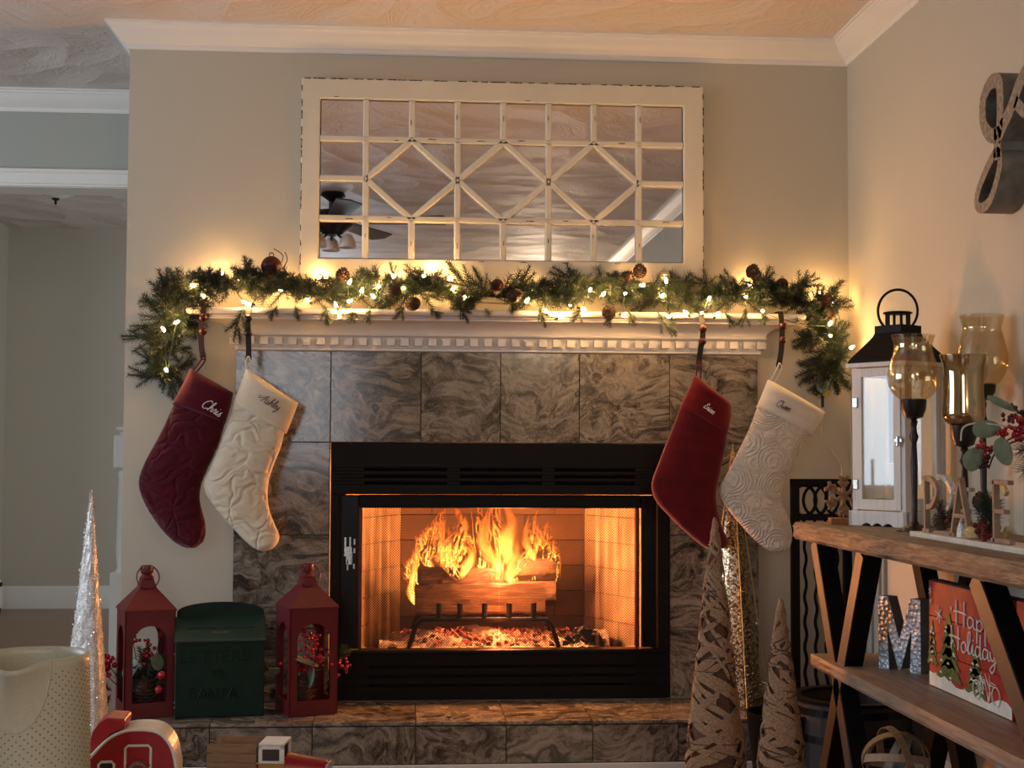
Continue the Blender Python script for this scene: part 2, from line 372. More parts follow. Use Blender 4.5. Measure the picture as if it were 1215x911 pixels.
def flame_mat(name, st, lacy):
    """colour and density run along the tongue (attribute 'rise'), lacy filaments from stretched noise"""
    t = NT(name); at_ = t.nd('ShaderNodeAttribute', attribute_name='rise'); v = t.coord('Object', (1, 1, .28))
    h = at_.outputs['Fac']; n = t.noise(v, 30 if lacy else 16, 4, .6, 1.3)
    ridge = t.math('SUBTRACT', 1.0, t.math('MULTIPLY', t.math('ABSOLUTE', t.math('SUBTRACT', n, .5)), 14 if lacy else 5))
    ridge = t.math('MAXIMUM', ridge, 0.0)
    sd = t.nd('ShaderNodeAttribute', attribute_name='edge').outputs['Fac']
    dens = t.math('MULTIPLY', t.math('MULTIPLY', ridge if lacy else t.math('ADD', t.math('MULTIPLY', ridge, .6), .35), sd), t.math('SUBTRACT', 1.0, t.math('MULTIPLY', h, .75)))
    col = t.ramp(t.math('ADD', t.math('MULTIPLY', dens, .75), t.math('MULTIPLY', t.math('SUBTRACT', 1.0, h), .2)), [(.0, (.7, .06, .01)), (.3, (1.0, .20, .02)), (.6, (1.0, .50, .07)), (.95, (1.0, .80, .30))])
    em = t.nd('ShaderNodeEmission'); t.l(col, em.inputs[0]); t.l(t.math('ADD', .6, t.math('MULTIPLY', dens, st)), em.inputs[1])
    tr = t.nd('ShaderNodeBsdfTransparent'); mx = t.nd('ShaderNodeMixShader'); t.l(t.math('MINIMUM', t.math('MULTIPLY', dens, 1.5), 1.0), mx.inputs[0])
    t.l(tr.outputs[0], mx.inputs[1]); t.l(em.outputs[0], mx.inputs[2]); t.l(mx.outputs[0], t.out.inputs[0]); return t.m
M['flame_lace'] = flame_mat('flame_filaments', 11, True)
M['flame'] = flame_mat('flame_body', 10, False)
def ember():
    t = NT('glowing_embers'); v = t.coord('Object'); n = t.noise(v, 40, 4, .7); n2 = t.noise(v, 5, 2)
    t.b.inputs['Base Color'].default_value = (.12, .07, .05, 1)
    e = t.ramp(t.math('MULTIPLY', n, t.math('ADD', n2, .5)), [(.48, (0, 0, 0)), (.6, (.9, .07, .02)), (.75, (1, .35, .1))]); t.l(e, t.b.inputs['Emission Color']); t.b.inputs['Emission Strength'].default_value = 2.2
    t.b.inputs['Roughness'].default_value = .9; return t.m
M['ember'] = ember()
def glitter(name, a, b, sc=260, metal=.5, rough=.35):
    t = NT(name); v = t.coord('Object'); vo = t.nd('ShaderNodeTexVoronoi'); vo.inputs['Scale'].default_value = sc; t.l(v, vo.inputs['Vector'])
    sp = t.nd('ShaderNodeSeparateColor'); t.l(vo.outputs['Color'], sp.inputs[0])
    t.l(t.ramp(sp.outputs[0], [(.3, a), (.9, b)]), t.b.inputs['Base Color']); t.b.inputs['Metallic'].default_value = metal; t.b.inputs['Roughness'].default_value = rough
    t.bump(sp.outputs[1], 1.0, .004); return t.m
M['glit_white'] = glitter('white_glitter', (.55, .53, .50), (.9, .88, .85), 330, .25, .4)
M['glit_gold'] = glitter('champagne_sequins', (.10, .065, .03), (.80, .66, .45), 180, .85, .28)
M['burlap'] = plain('burlap_strip', (.32, .195, .11), .85, var=.35, vs=220, bump=.9, bs=400)
M['twine'] = plain('brown_twine', (.075, .032, .018), .8)
M['dark_core'] = plain('dark_inner_cone', (.12, .06, .035), .9)
def inv(o):
    """world->local for an object chain whose transforms are loc + z rotation"""
    m = Matrix.Identity(4)
    chain = []
    while o is not None: chain.append(o); o = o.parent
    for q in reversed(chain): m = m @ (Matrix.Translation(q.location) @ q.rotation_euler.to_matrix().to_4x4())
    return m.inverted()
def part(mb, name, mat, parent, **k):
    """mb is given in world coordinates, stored in the parent's frame"""
    iv = inv(parent); mb.v = [tuple(iv @ Vector(p)) for p in mb.v]
    return mb.build(name, mat, parent, **k)
def centred(mb, name, mat, parent=None, **k):
    """own origin at the mesh centre, so object coordinates and random offsets work per piece"""
    n = len(mb.v); c = Vector([sum(p[i] for p in mb.v)/n for i in range(3)])
    mb.v = [tuple(Vector(p)-c) for p in mb.v]
    o = mb.build(name, mat, parent, **k); o.location = (inv(parent) @ c) if parent else c
    return o
XL, XR, CZ = -.925, 1.462, 2.36
FX0, FX1, HZ = -.262, .851, .171           # insert opening in the chimney breast, hearth height
# ---------------------------------------------------------------- setting
b = MB().bb(XL, FX0, 0, .9, 0, CZ).bb(FX1, XR+.14, 0, .9, 0, CZ).bb(FX0, FX1, 0, .9, 1.003, CZ).bb(FX0, FX1, 0, .9, 0, HZ).bb(FX0, FX1, .6, .9, HZ, 1.003)
struct(b.build('wall_back', M['wall']))
struct(MB().bb(XR, XR+.14, -7.1, 0, 0, CZ).build('wall_right', M['wall']))
b = MB(); wins = [(-1.8, -.43)]; wz = (.85, 2.12); xs = -3.6
for a, c in wins: b.bb(xs, a, -7.14, -7, 0, CZ); b.bb(a, c, -7.14, -7, 0, wz[0]).bb(a, c, -7.14, -7, wz[1], CZ); xs = c
b.bb(xs, XR+.14, -7.14, -7, 0, CZ); struct(b.build('wall_front', M['wall']))
b = MB().bb(-3.64, -3.5, -7.1, -2.35, 0, CZ).bb(-3.64, -3.5, -.15, 4.4, 0, CZ).bb(-3.64, -3.5, -2.35, -.15, 0, .78).bb(-3.64, -3.5, -2.35, -.15, 2.1, CZ); struct(b.build('wall_left', M['wall']))
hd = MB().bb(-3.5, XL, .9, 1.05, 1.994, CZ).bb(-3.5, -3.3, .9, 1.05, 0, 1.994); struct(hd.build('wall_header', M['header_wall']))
struct(MB().bb(-3.64, .7, 4.3, 4.44, 0, CZ).build('wall_far', M['wall']))
struct(MB().bb(-2.62, -2.515, 2.2, 4.3, 0, CZ).build('wall_hall_left', M['wall']))
struct(MB().bb(.56, .7, .9, 4.3, 0, CZ).build('wall_hall_right', M['wall']))
struct(MB().bb(-3.64, XR+.14, -7.14, 4.44, -.06, 0).build('floor', M['floor']))
struct(MB().bb(-3.64, XR+.14, -7.14, 4.44, CZ, CZ+.08).build('ceiling', M['ceiling']))
crown = [(0, 0), (.006, 0), (.010, .006), (.010, .014), (.016, .019), (.026, .026), (.038, .038), (.047, .050), (.052, .060), (.060, .064), (.062, .070), (.070, .072), (.070, .0785), (0, .0785)]
for k, mb in enumerate(sweep([(-3.5, .9), (XL, .9), (XL, 0), (XR, 0), (XR, -7), (-3.5, -7)], crown, CZ-.0785)):
    struct(mb.build('trim_%d' % (k+1), M['white'], smooth='auto'))
# cased opening to the hall
casing = [(0, 0), (.020, 0), (.022, .008), (.016, .012), (.016, .050), (.022, .056), (.022, .066), (.012, .072), (0, .072)]
for k, mb in enumerate(sweep([(-3.4, .9), (XL, .9)], casing, 1.990)): struct(mb.build('trim_7', M['white'], smooth='auto'))
struct(MB().bb(-3.3, XL, .895, 1.055, 1.988, 1.994).build('trim_8', M['white']))
base = [(0, 0), (.016, 0), (.016, .105), (.012, .113), (.012, .125), (.004, .138), (0, .138)]
for nm, pa in (('baseboard_far', [(-2.515, 4.3), (.56, 4.3)]), ('baseboard_right', [(XR, -.4), (XR, -7)]), ('baseboard_front', [(XR, -7), (-3.5, -7)])):
    struct(sweep(pa, base, 0)[0].build(nm, M['white'], smooth='auto'))
# grooved casing on the right wall beside the corner
b = MB().bb(XR-.012, XR, -.36, -.14, .0, .72)
for y in (-.34, -.27, -.20): b.bb(XR-.022, XR-.010, y, y+.045, .0, .715)
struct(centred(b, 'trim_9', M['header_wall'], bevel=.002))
# windows behind the camera: frames and glazing bars
def window(n, x0, x1, z0, z1, axis, c, sgn):
    def bx(mb, a0, a1, b0, b1, d0=0, d1=.03):
        lo, hi = sorted((c+sgn*d0, c+sgn*d1))
        return mb.bb(a0, a1, lo, hi, b0, b1) if axis == 1 else mb.bb(lo, hi, a0, a1, b0, b1)
    f = MB(); bx(f, x0-.07, x0, z0-.07, z1+.07); bx(f, x1, x1+.07, z0-.07, z1+.07); bx(f, x0, x1, z1, z1+.07); bx(f, x0-.02, x1+.02, z0-.07, z0, 0, .06)
    o = struct(f.build('window_%d' % n, M['white'], bevel=.004)); g = MB(); k = max(2, round((x1-x0)/.33))
    for i in range(1, k): bx(g, x0+(x1-x0)*i/k-.009, x0+(x1-x0)*i/k+.009, z0, z1, .0, .02)
    for i in range(1, 4): bx(g, x0, x1, z0+(z1-z0)*i/4-.009-(.012 if i == 2 else 0), z0+(z1-z0)*i/4+.009+(.012 if i == 2 else 0), .001, .019)
    g.build('glazing_bars', M['white'], o)
window(1, -1.8, -.43, .85, 2.12, 1, -7.0, 1); window(2, -2.35, -.15, .78, 2.1, 0, -3.5, 1)

# ---------------------------------------------------------------- stone surround and hearth
sur = empty('stone_surround', 'grey-brown swirled granite tile surround framing the fireplace', 'surround', (.29, -.006, HZ))
part(MB().bb(-.566, FX0, -.006, 0, HZ, 1.297).bb(FX1, 1.145, -.006, 0, HZ, 1.297).bb(FX0, FX1, -.006, 0, 1.003, 1.297), 'backing', M['grout'], sur)
def tile(x0, x1, y0, y1, z0, z1, par, g=.0012):
    o = centred(MB().bb(x0+g, x1-g, y0, y1, z0+g, z1-g), 'tile', M['granite'], par, bevel=.0008)
    if y1-y0 > z1-z0: pass
    return o
xs = [-.569, FX0, .031, .291, .551, FX1, 1.148]
for i in range(6): tile(xs[i], xs[i+1], -.014, -.004, 1.003, 1.299, sur)
for z0, z1 in ((.703, 1.003), (.402, .703), (HZ, .402)):
    tile(-.569, FX0, -.014, -.004, z0, z1, sur); tile(FX1, 1.148, -.014, -.004, z0, z1, sur)
HY = -.375
he = empty('stone_hearth', 'raised granite tile hearth under the fireplace', 'hearth', (.27, HY/2, 0))
part(MB().bb(XL, XR, HY+.012, -.001, .0, HZ-.012), 'core', M['grout'], he)
hx = [XL, -.885, -.585, -.285, .02, .29, .55, .81, 1.11, XR]
for i in range(9):
    tile(hx[i], hx[i+1], HY+.001, -.015, HZ-.012, HZ, he)
    tile(hx[i], hx[i+1], HY, HY+.012, .046, HZ-.013, he)
struct(MB().bb(XL, XR-.017, HY-.012, HY-.001, 0, .046).build('baseboard_hearth', M['white'], bevel=.003))

# ---------------------------------------------------------------- fireplace insert
fp = empty('fireplace_insert', 'black metal fireplace insert with vents, mesh curtain and glowing brick firebox', 'fireplace', (.30, 0, HZ))
OX0, OX1, OZ0, OZ1 = -.156, .728, .335, .790
def vented_panel(z0, z1, slots, yf, mat):
    b = MB(); cur = z0
    zs = sorted(set([z0, z1]+[q for s in slots for q in s[2:]]))
    for a, c in zip(zs[:-1], zs[1:]):
        row = sorted([(s[0], s[1]) for s in slots if s[2] <= a+1e-6 and s[3] >= c-1e-6]); x = FX0+.004
        for s0, s1 in row: b.bb(x, s0, yf, yf+.02, a, c); x = s1
        b.bb(x, FX1-.004, yf, yf+.02, a, c)
    return b
sl = []
for x0, x1 in ((-.150, .118), (.160, .428), (.470, .735)):
    for z in (.910, .888, .866): sl.append((x0, x1, z, z+.011))
part(vented_panel(.835, 1.0, sl, -.022, None), 'top_panel', M['black_metal'], fp, bevel=.0015)
part(MB().bb(FX0+.01, FX1-.01, .0, .01, .84, .99), 'vent_cavity', M['soot'], fp)
for x0, x1 in ((-.150, .118), (.160, .428), (.470, .735)):
    b = MB()
    for z in (.908, .886, .864): b.box(((x0+x1)/2, -.014, z+.004), (x1-x0, .016, .002), Matrix.Rotation(.5, 3, 'X'))
    part(b, 'vent_louvre', M['gloss_black'], fp)
sl = [(-.13, .73, z, z+.008) for z in (.215, .245, .275)]
part(vented_panel(HZ+.002, .326, sl, -.018, None), 'bottom_panel', M['black_metal'], fp, bevel=.0015)
part(MB().bb(FX0+.01, FX1-.01, .004, .012, HZ+.004, .32), 'lower_cavity', M['soot'], fp)
part(MB().bb(FX0+.02, FX1-.02, -.030, .03, .322, .334), 'sill', M['gloss_black'], fp, bevel=.003)
for x0, x1 in ((FX0+.004, FX0+.032), (FX1-.040, FX1-.004)): part(MB().bb(x0, x1, -.020, .02, .326, .835), 'side_rail', M['black_metal'], fp, bevel=.002)
for x0, x1 in ((FX0+.036, OX0-.012), (OX1+.030, FX1-.044)):
    d = part(MB().bb(x0, x1, -.012, .01, .337, .832), 'folded_door', M['gloss_black'], fp, bevel=.003)
b = MB()
for x0, x1, z0, z1 in ((0, .006, .045, .105), (.006, .024, .018, .075), (.016, .021, .07, .106), (.009, .013, 0, .034), (.022, .026, .022, .058), (.030, .035, .055, .07), (.030, .035, .082, .10), (.029, .034, .004, .020)):
    b.bb(-.213+x0, -.213+x1, -.0135, -.012, .590+z0, .590+z1)
o = part(b, 'rating_plate', M['chrome'], fp); o['label'] = 'scratched silver rating plate'
part(MB().bb(OX0-.012, OX1+.03, -.004, .02, OZ1, .833), 'hood', M['black_metal'], fp, bevel=.002)
for x0, x1 in ((OX0-.012, OX0), (OX1+.012, OX1+.024)): part(MB().bb(x0, x1, -.006, .03, .336, OZ1), 'door_track', M['rust'], fp, bevel=.002)
# firebox interior: brick floor, back and splayed sides, built of separate firebricks
bx0 = at(475, 690, 1, .42).x; bx1 = at(693, 690, 1, .42).x
part(MB().bb(FX0+.01, FX1-.01, .03, .58, HZ+.005, .300), 'firebox_base', M['soot'], fp)
part(MB().bb(FX0+.03, FX1-.03, .035, .5, .93, .96), 'firebox_roof', M['soot'], fp)
def brickwall(A, B, z0, z1, th, mt='brick'):
    A = Vector((A[0], A[1], 0)); B = Vector((B[0], B[1], 0)); d = (B-A); L = d.length; d.normalize(); n = Vector((-d.y, d.x, 0))
    bk = MB().prism([A+n*th*.3+Vector((0, 0, z0)), B+n*th*.3+Vector((0, 0, z0)), B+n*th*.3+Vector((0, 0, z1)), A+n*th*.3+Vector((0, 0, z1))], n*th)
    part(bk, 'firebox_wall', M['soot'], fp)
    z = z0; r = 0; hgt = (z1-z0)/7
    while z < z1-.01:
        x = -(.11 if r % 2 else 0)
        while x < L-.004:
            a = max(0, x)+.0015; c = min(L, x+.22)-.0015
            if c-a > .012:
                p = [A+d*a+Vector((0, 0, z+.0015)), A+d*c+Vector((0, 0, z+.0015)), A+d*c+Vector((0, 0, z+hgt-.0015)), A+d*a+Vector((0, 0, z+hgt-.0015))]
                centred(MB().prism(p, n*(th*.5)), 'firebrick', M[mt], fp)
            x += .22
        z += hgt; r += 1
brickwall((bx0, .42), (bx1, .42), .30, .93, .05, 'brick_dark')
brickwall((FX0+.05, .045), (bx0, .42), .30, .93, .03)
brickwall((bx1, .42), (FX1-.05, .045), .30, .93, .03)
# pleated mesh curtain: gathered at the two sides, nearly flat over the middle
def curtain(x0, x1, amp, wl):
    vs = []; fs = []; N = int((x1-x0)/.004)
    for i in range(N+1):
        x = x0+(x1-x0)*i/N; y = .022+amp*math.sin(2*PI*(x-x0)/wl)*(1+.3*math.sin(x*31))
        vs += [(x, y, .338), (x, y, OZ1+.01)]
    for i in range(N): fs.append((2*i, 2*i+2, 2*i+3, 2*i+1))
    return MB().add(vs, fs)
for x0, x1, a, wl in ((OX0+.002, -.045, .008, .028), (-.045, .290, .0015, .2), (.294, .600, .0015, .2), (.600, OX1+.01, .008, .030)):
    part(curtain(x0, x1, a, wl), 'mesh_curtain', M['chain'], fp, smooth=True)
part(MB().tube([(OX0, .022, OZ1+.012), (OX1, .022, OZ1+.012)], .004, 8), 'curtain_rod', M['black_metal'], fp)
# ash bed and embers
random.seed(5)
def heap(x0, x1, y0, y1, z, fn, n=60, m=22):
    vs = []; fs = []
    for j in range(m+1):
        for i in range(n+1):
            x = x0+(x1-x0)*i/n; y = y0+(y1-y0)*j/m; vs.append((x, y, z+fn((x-x0)/(x1-x0), (y-y0)/(y1-y0))+random.uniform(-.004, .005)))
    for j in range(m):
        for i in range(n): a = j*(n+1)+i; fs.append((a, a+1, a+n+2, a+n+1))
    return MB().add(vs, fs)
o = heap(-.10, .67, .05, .40, .302, lambda u, v: .018+.05*math.sin(PI*min(1, v*1.1))*(.4+.6*abs(math.sin(PI*u*1.2)))+.012*math.sin(u*23+v*9), 70, 26).build('ash_bed', M['ash'])
stuff(tag(o, 'bed of grey ash on the firebox floor under the grate', 'ash'))
b = MB()
for k in range(420):
    x = random.gauss(.30, .16); y = random.uniform(.06, .34)
    if not -.08 < x < .64: continue
    s = random.uniform(.006, .016); z = .325+.035*math.sin(PI*min(1, (y-.05)/.32))
    b.box((x, y, z+random.uniform(0, .012)), (s, s*.8, s*.7), Matrix.Rotation(random.random()*3, 3, Vector((random.random(), random.random(), 1)).normalized()))
stuff(tag(b.build('glowing_embers', M['ember']), 'glowing red embers scattered over the ash', 'embers'))
def logmesh(a, c, r, seed, half=False, n=14, seg=14):
    rnd = random.Random(seed); a = Vector(a); c = Vector(c); d = (c-a).normalized(); s = d.cross(Vector((0, 0, 1))).normalized(); t = s.cross(d); rings = []
    wob = [rnd.uniform(.85, 1.12) for _ in range(n)]
    for i in range(seg+1):
        p = a.lerp(c, i/seg); ring = []
        for k in range(n):
            an = 2*PI*k/n; q = r*wob[k]*(1+rnd.uniform(-.05, .05))
            u, v = math.cos(an)*q, math.sin(an)*q
            if half and u > r*.25: u = r*.25+rnd.uniform(-.002, .002)   # split face
            ring.append(p+s*u+t*v)
        rings.append(ring)
    return MB().loft(rings)
LG = 'split logs on the grate'
l0, l1 = at(492, 708, 1, .11), at(648, 706, 1, .11)
tag(centred(logmesh((l0.x, .155, .478), (l1.x, .155, .482), .050, 3, True), 'log', M['log_face']), 'long split log lying in front on the grate, pale grain lit orange', 'log', LG)
tag(centred(logmesh((l0.x+.01, .15, .560), (l0.x+.30, .17, .548), .030, 8, True), 'log', M['bark']), 'short charred log lying on top of the long front log at left', 'log', LG)
tag(centred(logmesh((.03, .27, .485), (.50, .26, .49), .050, 11), 'log', M['bark']), 'round burning log behind the long front log', 'log', LG)
tag(centred(logmesh((.33, .24, .565), (.50, .23, .575), .035, 14), 'log', M['bark']), 'short black log end stacked at the right above the back log', 'log', LG)
gr = empty('fire_grate', 'black iron grate on four splayed legs holding the burning logs', 'grate', (.28, .16, .32))
gx0, gx1 = at(500, 733, 1, .09).x, at(648, 733, 1, .09).x; gz = .418
for y in (.085, .28): part(MB().tube([(gx0-.005, y, gz), (gx1+.005, y, gz)], .008, 8), 'cross_bar', M['black_metal'], gr)
for x, sx in ((gx0, -1), (gx1, 1)):
    for y in (.085, .28): part(MB().tube([(x, y, gz), (x+sx*.018, y, gz-.02), (x+sx*.045, y, .315)], .008, 8), 'leg', M['black_metal'], gr)
for px in (521, 546, 575, 604, 633):
    x = at(px, 715, 1, .085).x; part(MB().tube([(x, .30, gz+.06), (x, .285, gz+.004), (x, .09, gz+.004), (x, .078, gz+.022), (x, .076, gz+.056)], [.008, .008, .008, .009, .0095], 8), 'grate_bar', M['black_metal'], gr)
random.seed(12); b = MB()
for k in range(26):
    x = random.gauss(.585, .035); y = random.uniform(.07, .16); hgt = max(0, .055-abs(x-.585)*.9)*random.random()
    b.box((x, y, .335+hgt), (random.uniform(.02, .05), random.uniform(.012, .025), random.uniform(.01, .022)), Matrix.Rotation(random.uniform(-1, 1), 3, Vector((random.random()-.5, 1, random.random()-.5)).normalized()))
stuff(tag(b.build('charred_chunks', M['soot']), 'black charred wood chunks heaped at the right of the grate', 'charcoal'))
# flames: twisted tongues with 'rise' (0 base - 1 tip) and 'edge' attributes
def tongue(path, wid, name, mat, parent, seed, twist=.5):
    rnd = random.Random(seed); P = cat_rom(path, 7); N = len(P); K = 7; vs = []; fs = []; rise = []; edge = []
    base = rnd.uniform(-.5, .5)
    for i, p in enumerate(P):
        s = i/(N-1); wv = wid*(math.sin(PI*min(1, .12+s*.95))**.7)*(1+.18*math.sin(s*13+seed))
        an = base+twist*math.sin(s*4+seed)
        for k in range(K):
            u = k/(K-1)*2-1; vs.append(p+Vector((math.cos(an)*u*wv, math.sin(an)*u*wv+.010*math.sin(u*5+s*9+seed), 0)))
            rise.append(s); edge.append(max(0, 1-abs(u)**2.2)*min(1, s*7+.25))
    for i in range(N-1):
        for k in range(K-1): a = i*K+k; fs.append((a, a+1, a+K+1, a+K))
    iv = inv(parent); vs = [iv @ v for v in vs]
    me = MB().add(vs, fs).mesh(name, mat, True)
    for nm, da in (('rise', rise), ('edge', edge)):
        at2 = me.attributes.new(nm, 'FLOAT', 'POINT'); at2.data.foreach_set('value', da)
    return link(name, me, parent)
fire = empty('fire', 'blazing yellow and orange log fire with tall licking flames', 'fire', (.30, .19, .50))
def F(pts, y, wd, mat='flame', tw=.5, seed=0): return tongue([tuple(at(px, py, 1, y)) for px, py in pts], wd, 'flame', M[mat], fire, seed, tw)
F([(585, 700), (590, 672), (572, 640), (580, 600)], .20, .040, 'flame', .3, 1)
F([(612, 694), (608, 670), (600, 640), (607, 618), (596, 590)], .22, .050, 'flame', .4, 2)
F([(604, 692), (607, 672), (609, 655)], .12, .026, 'flame', .2, 3)
F([(548, 686), (556, 668), (560, 655), (556, 643)], .13, .026, 'flame', .2, 4)
F([(495, 720), (488, 700), (492, 670), (490, 648)], .16, .020, 'flame', .5, 5)
F([(628, 686), (632, 660), (622, 640), (628, 610)], .26, .030, 'flame', .6, 6)
F([(536, 686), (545, 678), (524, 650), (545, 628)], .22, .022, 'flame', .4, 7)
for k, (pts, y, wd) in enumerate([([(520, 690), (505, 660), (515, 630), (530, 600)], .24, .07), ([(560, 690), (540, 655), (550, 625), (540, 600)], .27, .08), ([(590, 690), (595, 655), (585, 620), (590, 592)], .16, .07),
        ([(630, 690), (640, 655), (632, 630), (640, 600)], .22, .07), ([(500, 705), (492, 670), (505, 645), (520, 618)], .20, .05), ([(640, 705), (655, 665), (645, 640), (652, 615)], .30, .06), ([(575, 690), (570, 650), (562, 620), (570, 596)], .32, .09),
        ([(545, 688), (530, 665), (520, 640), (500, 632)], .14, .05), ([(600, 690), (625, 660), (640, 640), (632, 620)], .14, .05), ([(520, 690), (540, 660), (525, 640), (530, 612)], .18, .06)]):
    F(pts, y, wd, 'flame_lace', .8, 20+k)

# ---------------------------------------------------------------- mantel
mt = empty('mantel_shelf', 'white painted mantel shelf with cove moulding and dentils above the stone surround', 'mantel', (.29, 0, 1.30))
x0, x1 = -.562, 1.148
def wrap(prof, z0, nm, mat, ex=0):
    # three mitred runs joined: left return, front, right return
    b = MB()
    for q in sweep([(x0-ex, -.0005), (x0-ex, -.014), (x1+ex, -.014), (x1+ex, -.0005)], prof, z0): b.add(q.v, q.f)
    return part(b, nm, mat, mt, smooth='auto')
wrap([(-.02, 0), (.004, 0), (.008, .003), (.008, .009), (.004, .012), (-.02, .012)], 1.299, 'bottom_bead', M['white'])
part(MB().bb(x0-.010, x1+.010, -.016, -.0005, 1.311, 1.349), 'dentil_backing', M['white'], mt)
wrap([(-.02, 0), (.020, 0), (.024, .004), (.020, .010), (-.02, .010)], 1.347, 'upper_bead', M['white'])
cove = [(-.02, 0), (.022, 0)]+[(.022+.075*(1-math.cos(a)), .036*math.sin(a)+.0) for a in [i*PI/2/8 for i in range(9)]]+[(.100, .036), (.100, .042), (.107, .044), (.107, .050), (-.02, .050)]
wrap(cove, 1.356, 'cove_moulding', M['white'])
sh = MB().bb(x0-.147, x1+.125, -.158, -.0005, 1.4045, 1.424)
part(sh, 'shelf_board', M['white'], mt, bevel=.008)
dn = 0; dx = x0-.004; me = MB().box((0, 0, 0), (.026, .016, .024)).mesh('dentil', M['white'])
while dx < x1+.010:
    o = link('dentil', me, mt, inv(mt) @ Vector((dx, -.034, 1.329))); dx += .0452
for X in (x0-.018, x1+.018):
    link('dentil', MB().box((0, 0, 0), (.016, .022, .024)).mesh('dentil', M['white']), mt, inv(mt) @ Vector((X, -.012, 1.329)))

# ---------------------------------------------------------------- window mirror above the mantel
mr = empty('window_mirror', 'distressed cream window-frame mirror with diamond muntins above the mantel', 'mirror', (.30, -.02, 1.55))
mx0, mx1, mz0, mz1 = -.366, .963, 1.530, 2.193
gx0_, gx1_ = at(380, 130, 1, -.03).x, at(811, 150, 1, -.03).x
gz1, gz0 = at(600, 121.5, 1, -.03).z, at(600, 309, 1, -.03).z
b = MB(); rect = lambda a, c, e, g: [(a, -.034, e), (c, -.034, e), (c, -.034, g), (a, -.034, g)]
part(b.bridge(rect(mx0, mx1, mz0, mz1), rect(gx0_, gx1_, gz0, gz1), (0, .030, 0)), 'outer_frame', M['frame_cream'], mr, bevel=.004)
part(MB().bb(mx0+.004, mx1-.004, -.006, -.002, mz0+.004, mz1-.004), 'back_board', M['chip'], mr)
cw = (gx1_-gx0_)/8; rh = (gz1-gz0)/4; mw = .0205
def mun(a, c):
    a = Vector((a[0], -.026, a[1])); c = Vector((c[0], -.026, c[1]))
    d = (c-a).normalized()
    part(MB().bar(a-d*.004, c+d*.004, .012, mw, (0, 1, 0)) if False else MB().bar(a, c, mw, .014, (0, 1, 0)), 'muntin', M['frame_cream'], mr, bevel=.004)
X = lambda i: gx0_+cw*i
Z = lambda j: gz1-rh*j
for j in (1, 3): mun((gx0_, Z(j)), (gx1_, Z(j)))
for i in range(1, 8):
    mun((X(i), gz1), (X(i), Z(1))); mun((X(i), Z(3)), (X(i), gz0))
    if i % 2: mun((X(i), Z(1)), (X(i), Z(3)))
mun((gx0_, Z(2)), (X(1), Z(2))); mun((X(7), Z(2)), (gx1_, Z(2)))
for c in (2, 4, 6):
    for sx in (-1, 1):
        mun((X(c+sx), Z(2)), (X(c), Z(1))); mun((X(c+sx), Z(2)), (X(c), Z(3)))
for i, j in [(i, j) for i in range(1, 8) for j in (1, 3)]+[(1, 2), (3, 2), (5, 2), (7, 2)]:
    part(MB().bb(X(i)-mw*.62, X(i)+mw*.62, -.0315, -.018, Z(j)-mw*.62, Z(j)+mw*.62), 'muntin_joint', M['frame_cream'], mr, bevel=.003)
def pane(poly):
    part(MB().prism([(p[0], -.018, p[1]) for p in poly], (0, .004, 0)), 'mirror_pane', M['mirror'], mr)
e = .003
for j in (0, 3):
    for i in range(8): pane([(X(i)+e, Z(j)-e), (X(i+1)-e, Z(j)-e), (X(i+1)-e, Z(j+1)+e), (X(i)+e, Z(j+1)+e)])
for j in (1, 2):
    for i in (0, 7): pane([(X(i)+e, Z(j)-e), (X(i+1)-e, Z(j)-e), (X(i+1)-e, Z(j+1)+e), (X(i)+e, Z(j+1)+e)])
for c in (2, 4, 6):
    pane([(X(c-1)+e*2, Z(2)), (X(c), Z(1)-e*2), (X(c+1)-e*2, Z(2)), (X(c), Z(3)+e*2)])
    for sx in (-1, 1):
        for j in (1, 3): pane([(X(c+sx)-sx*e, Z(j)-(e if j == 1 else -e)), (X(c)+sx*e*2, Z(j)-(e if j == 1 else -e)), (X(c+sx)-sx*e, Z(2)+(e if j == 1 else -e)*2)])
random.seed(3); b = MB()
def chip(x, z, L, hor, hh=.0035):
    k = 7; top = []; bot = []
    for i in range(k+1):
        t = -L/2+L*i/k; top.append((t, random.uniform(.2, 1)*hh)); bot.append((t, -random.uniform(.2, 1)*hh))
    pl = top+bot[::-1]; b.prism([((x+p[0], -.0346, z+p[1]) if hor else (x+p[1], -.0346, z+p[0])) for p in pl], (0, .001, 0))
xx = mx0+.02
while xx < mx1-.02:
    L = random.uniform(.012, .05); chip(xx, mz1-.002, L, True, .0022)
    if random.random() < .45: chip(xx, mz0+.003, L, True, .002)
    xx += L+random.uniform(.002, .03)
zz = mz0+.03
while zz < mz1-.02:
    L = random.uniform(.01, .05)
    if random.random() < .8: chip(mx0+.002, zz, L, False, .002)
    if random.random() < .8: chip(mx1-.002, zz, L, False, .002)
    zz += L+random.uniform(.004, .03)
for i in range(1, 8):
    for j, zc in enumerate((.5, 3.5)):
        if random.random() < .75: chip(X(i)+random.uniform(-.004, .004), Z(zc)+random.uniform(-.02, .02), random.uniform(.01, .022), False, .0016)
for i in range(8):
    for j in (0, 1, 3, 4):
        if random.random() < .5: chip(X(i+.5)+random.uniform(-.03, .03), Z(j)+(.006 if j == 0 else -.006 if j == 4 else random.uniform(-.004, .004)), random.uniform(.012, .028), True, .0016)
stuff(part(b, 'paint_chips', M['chip'], mr))
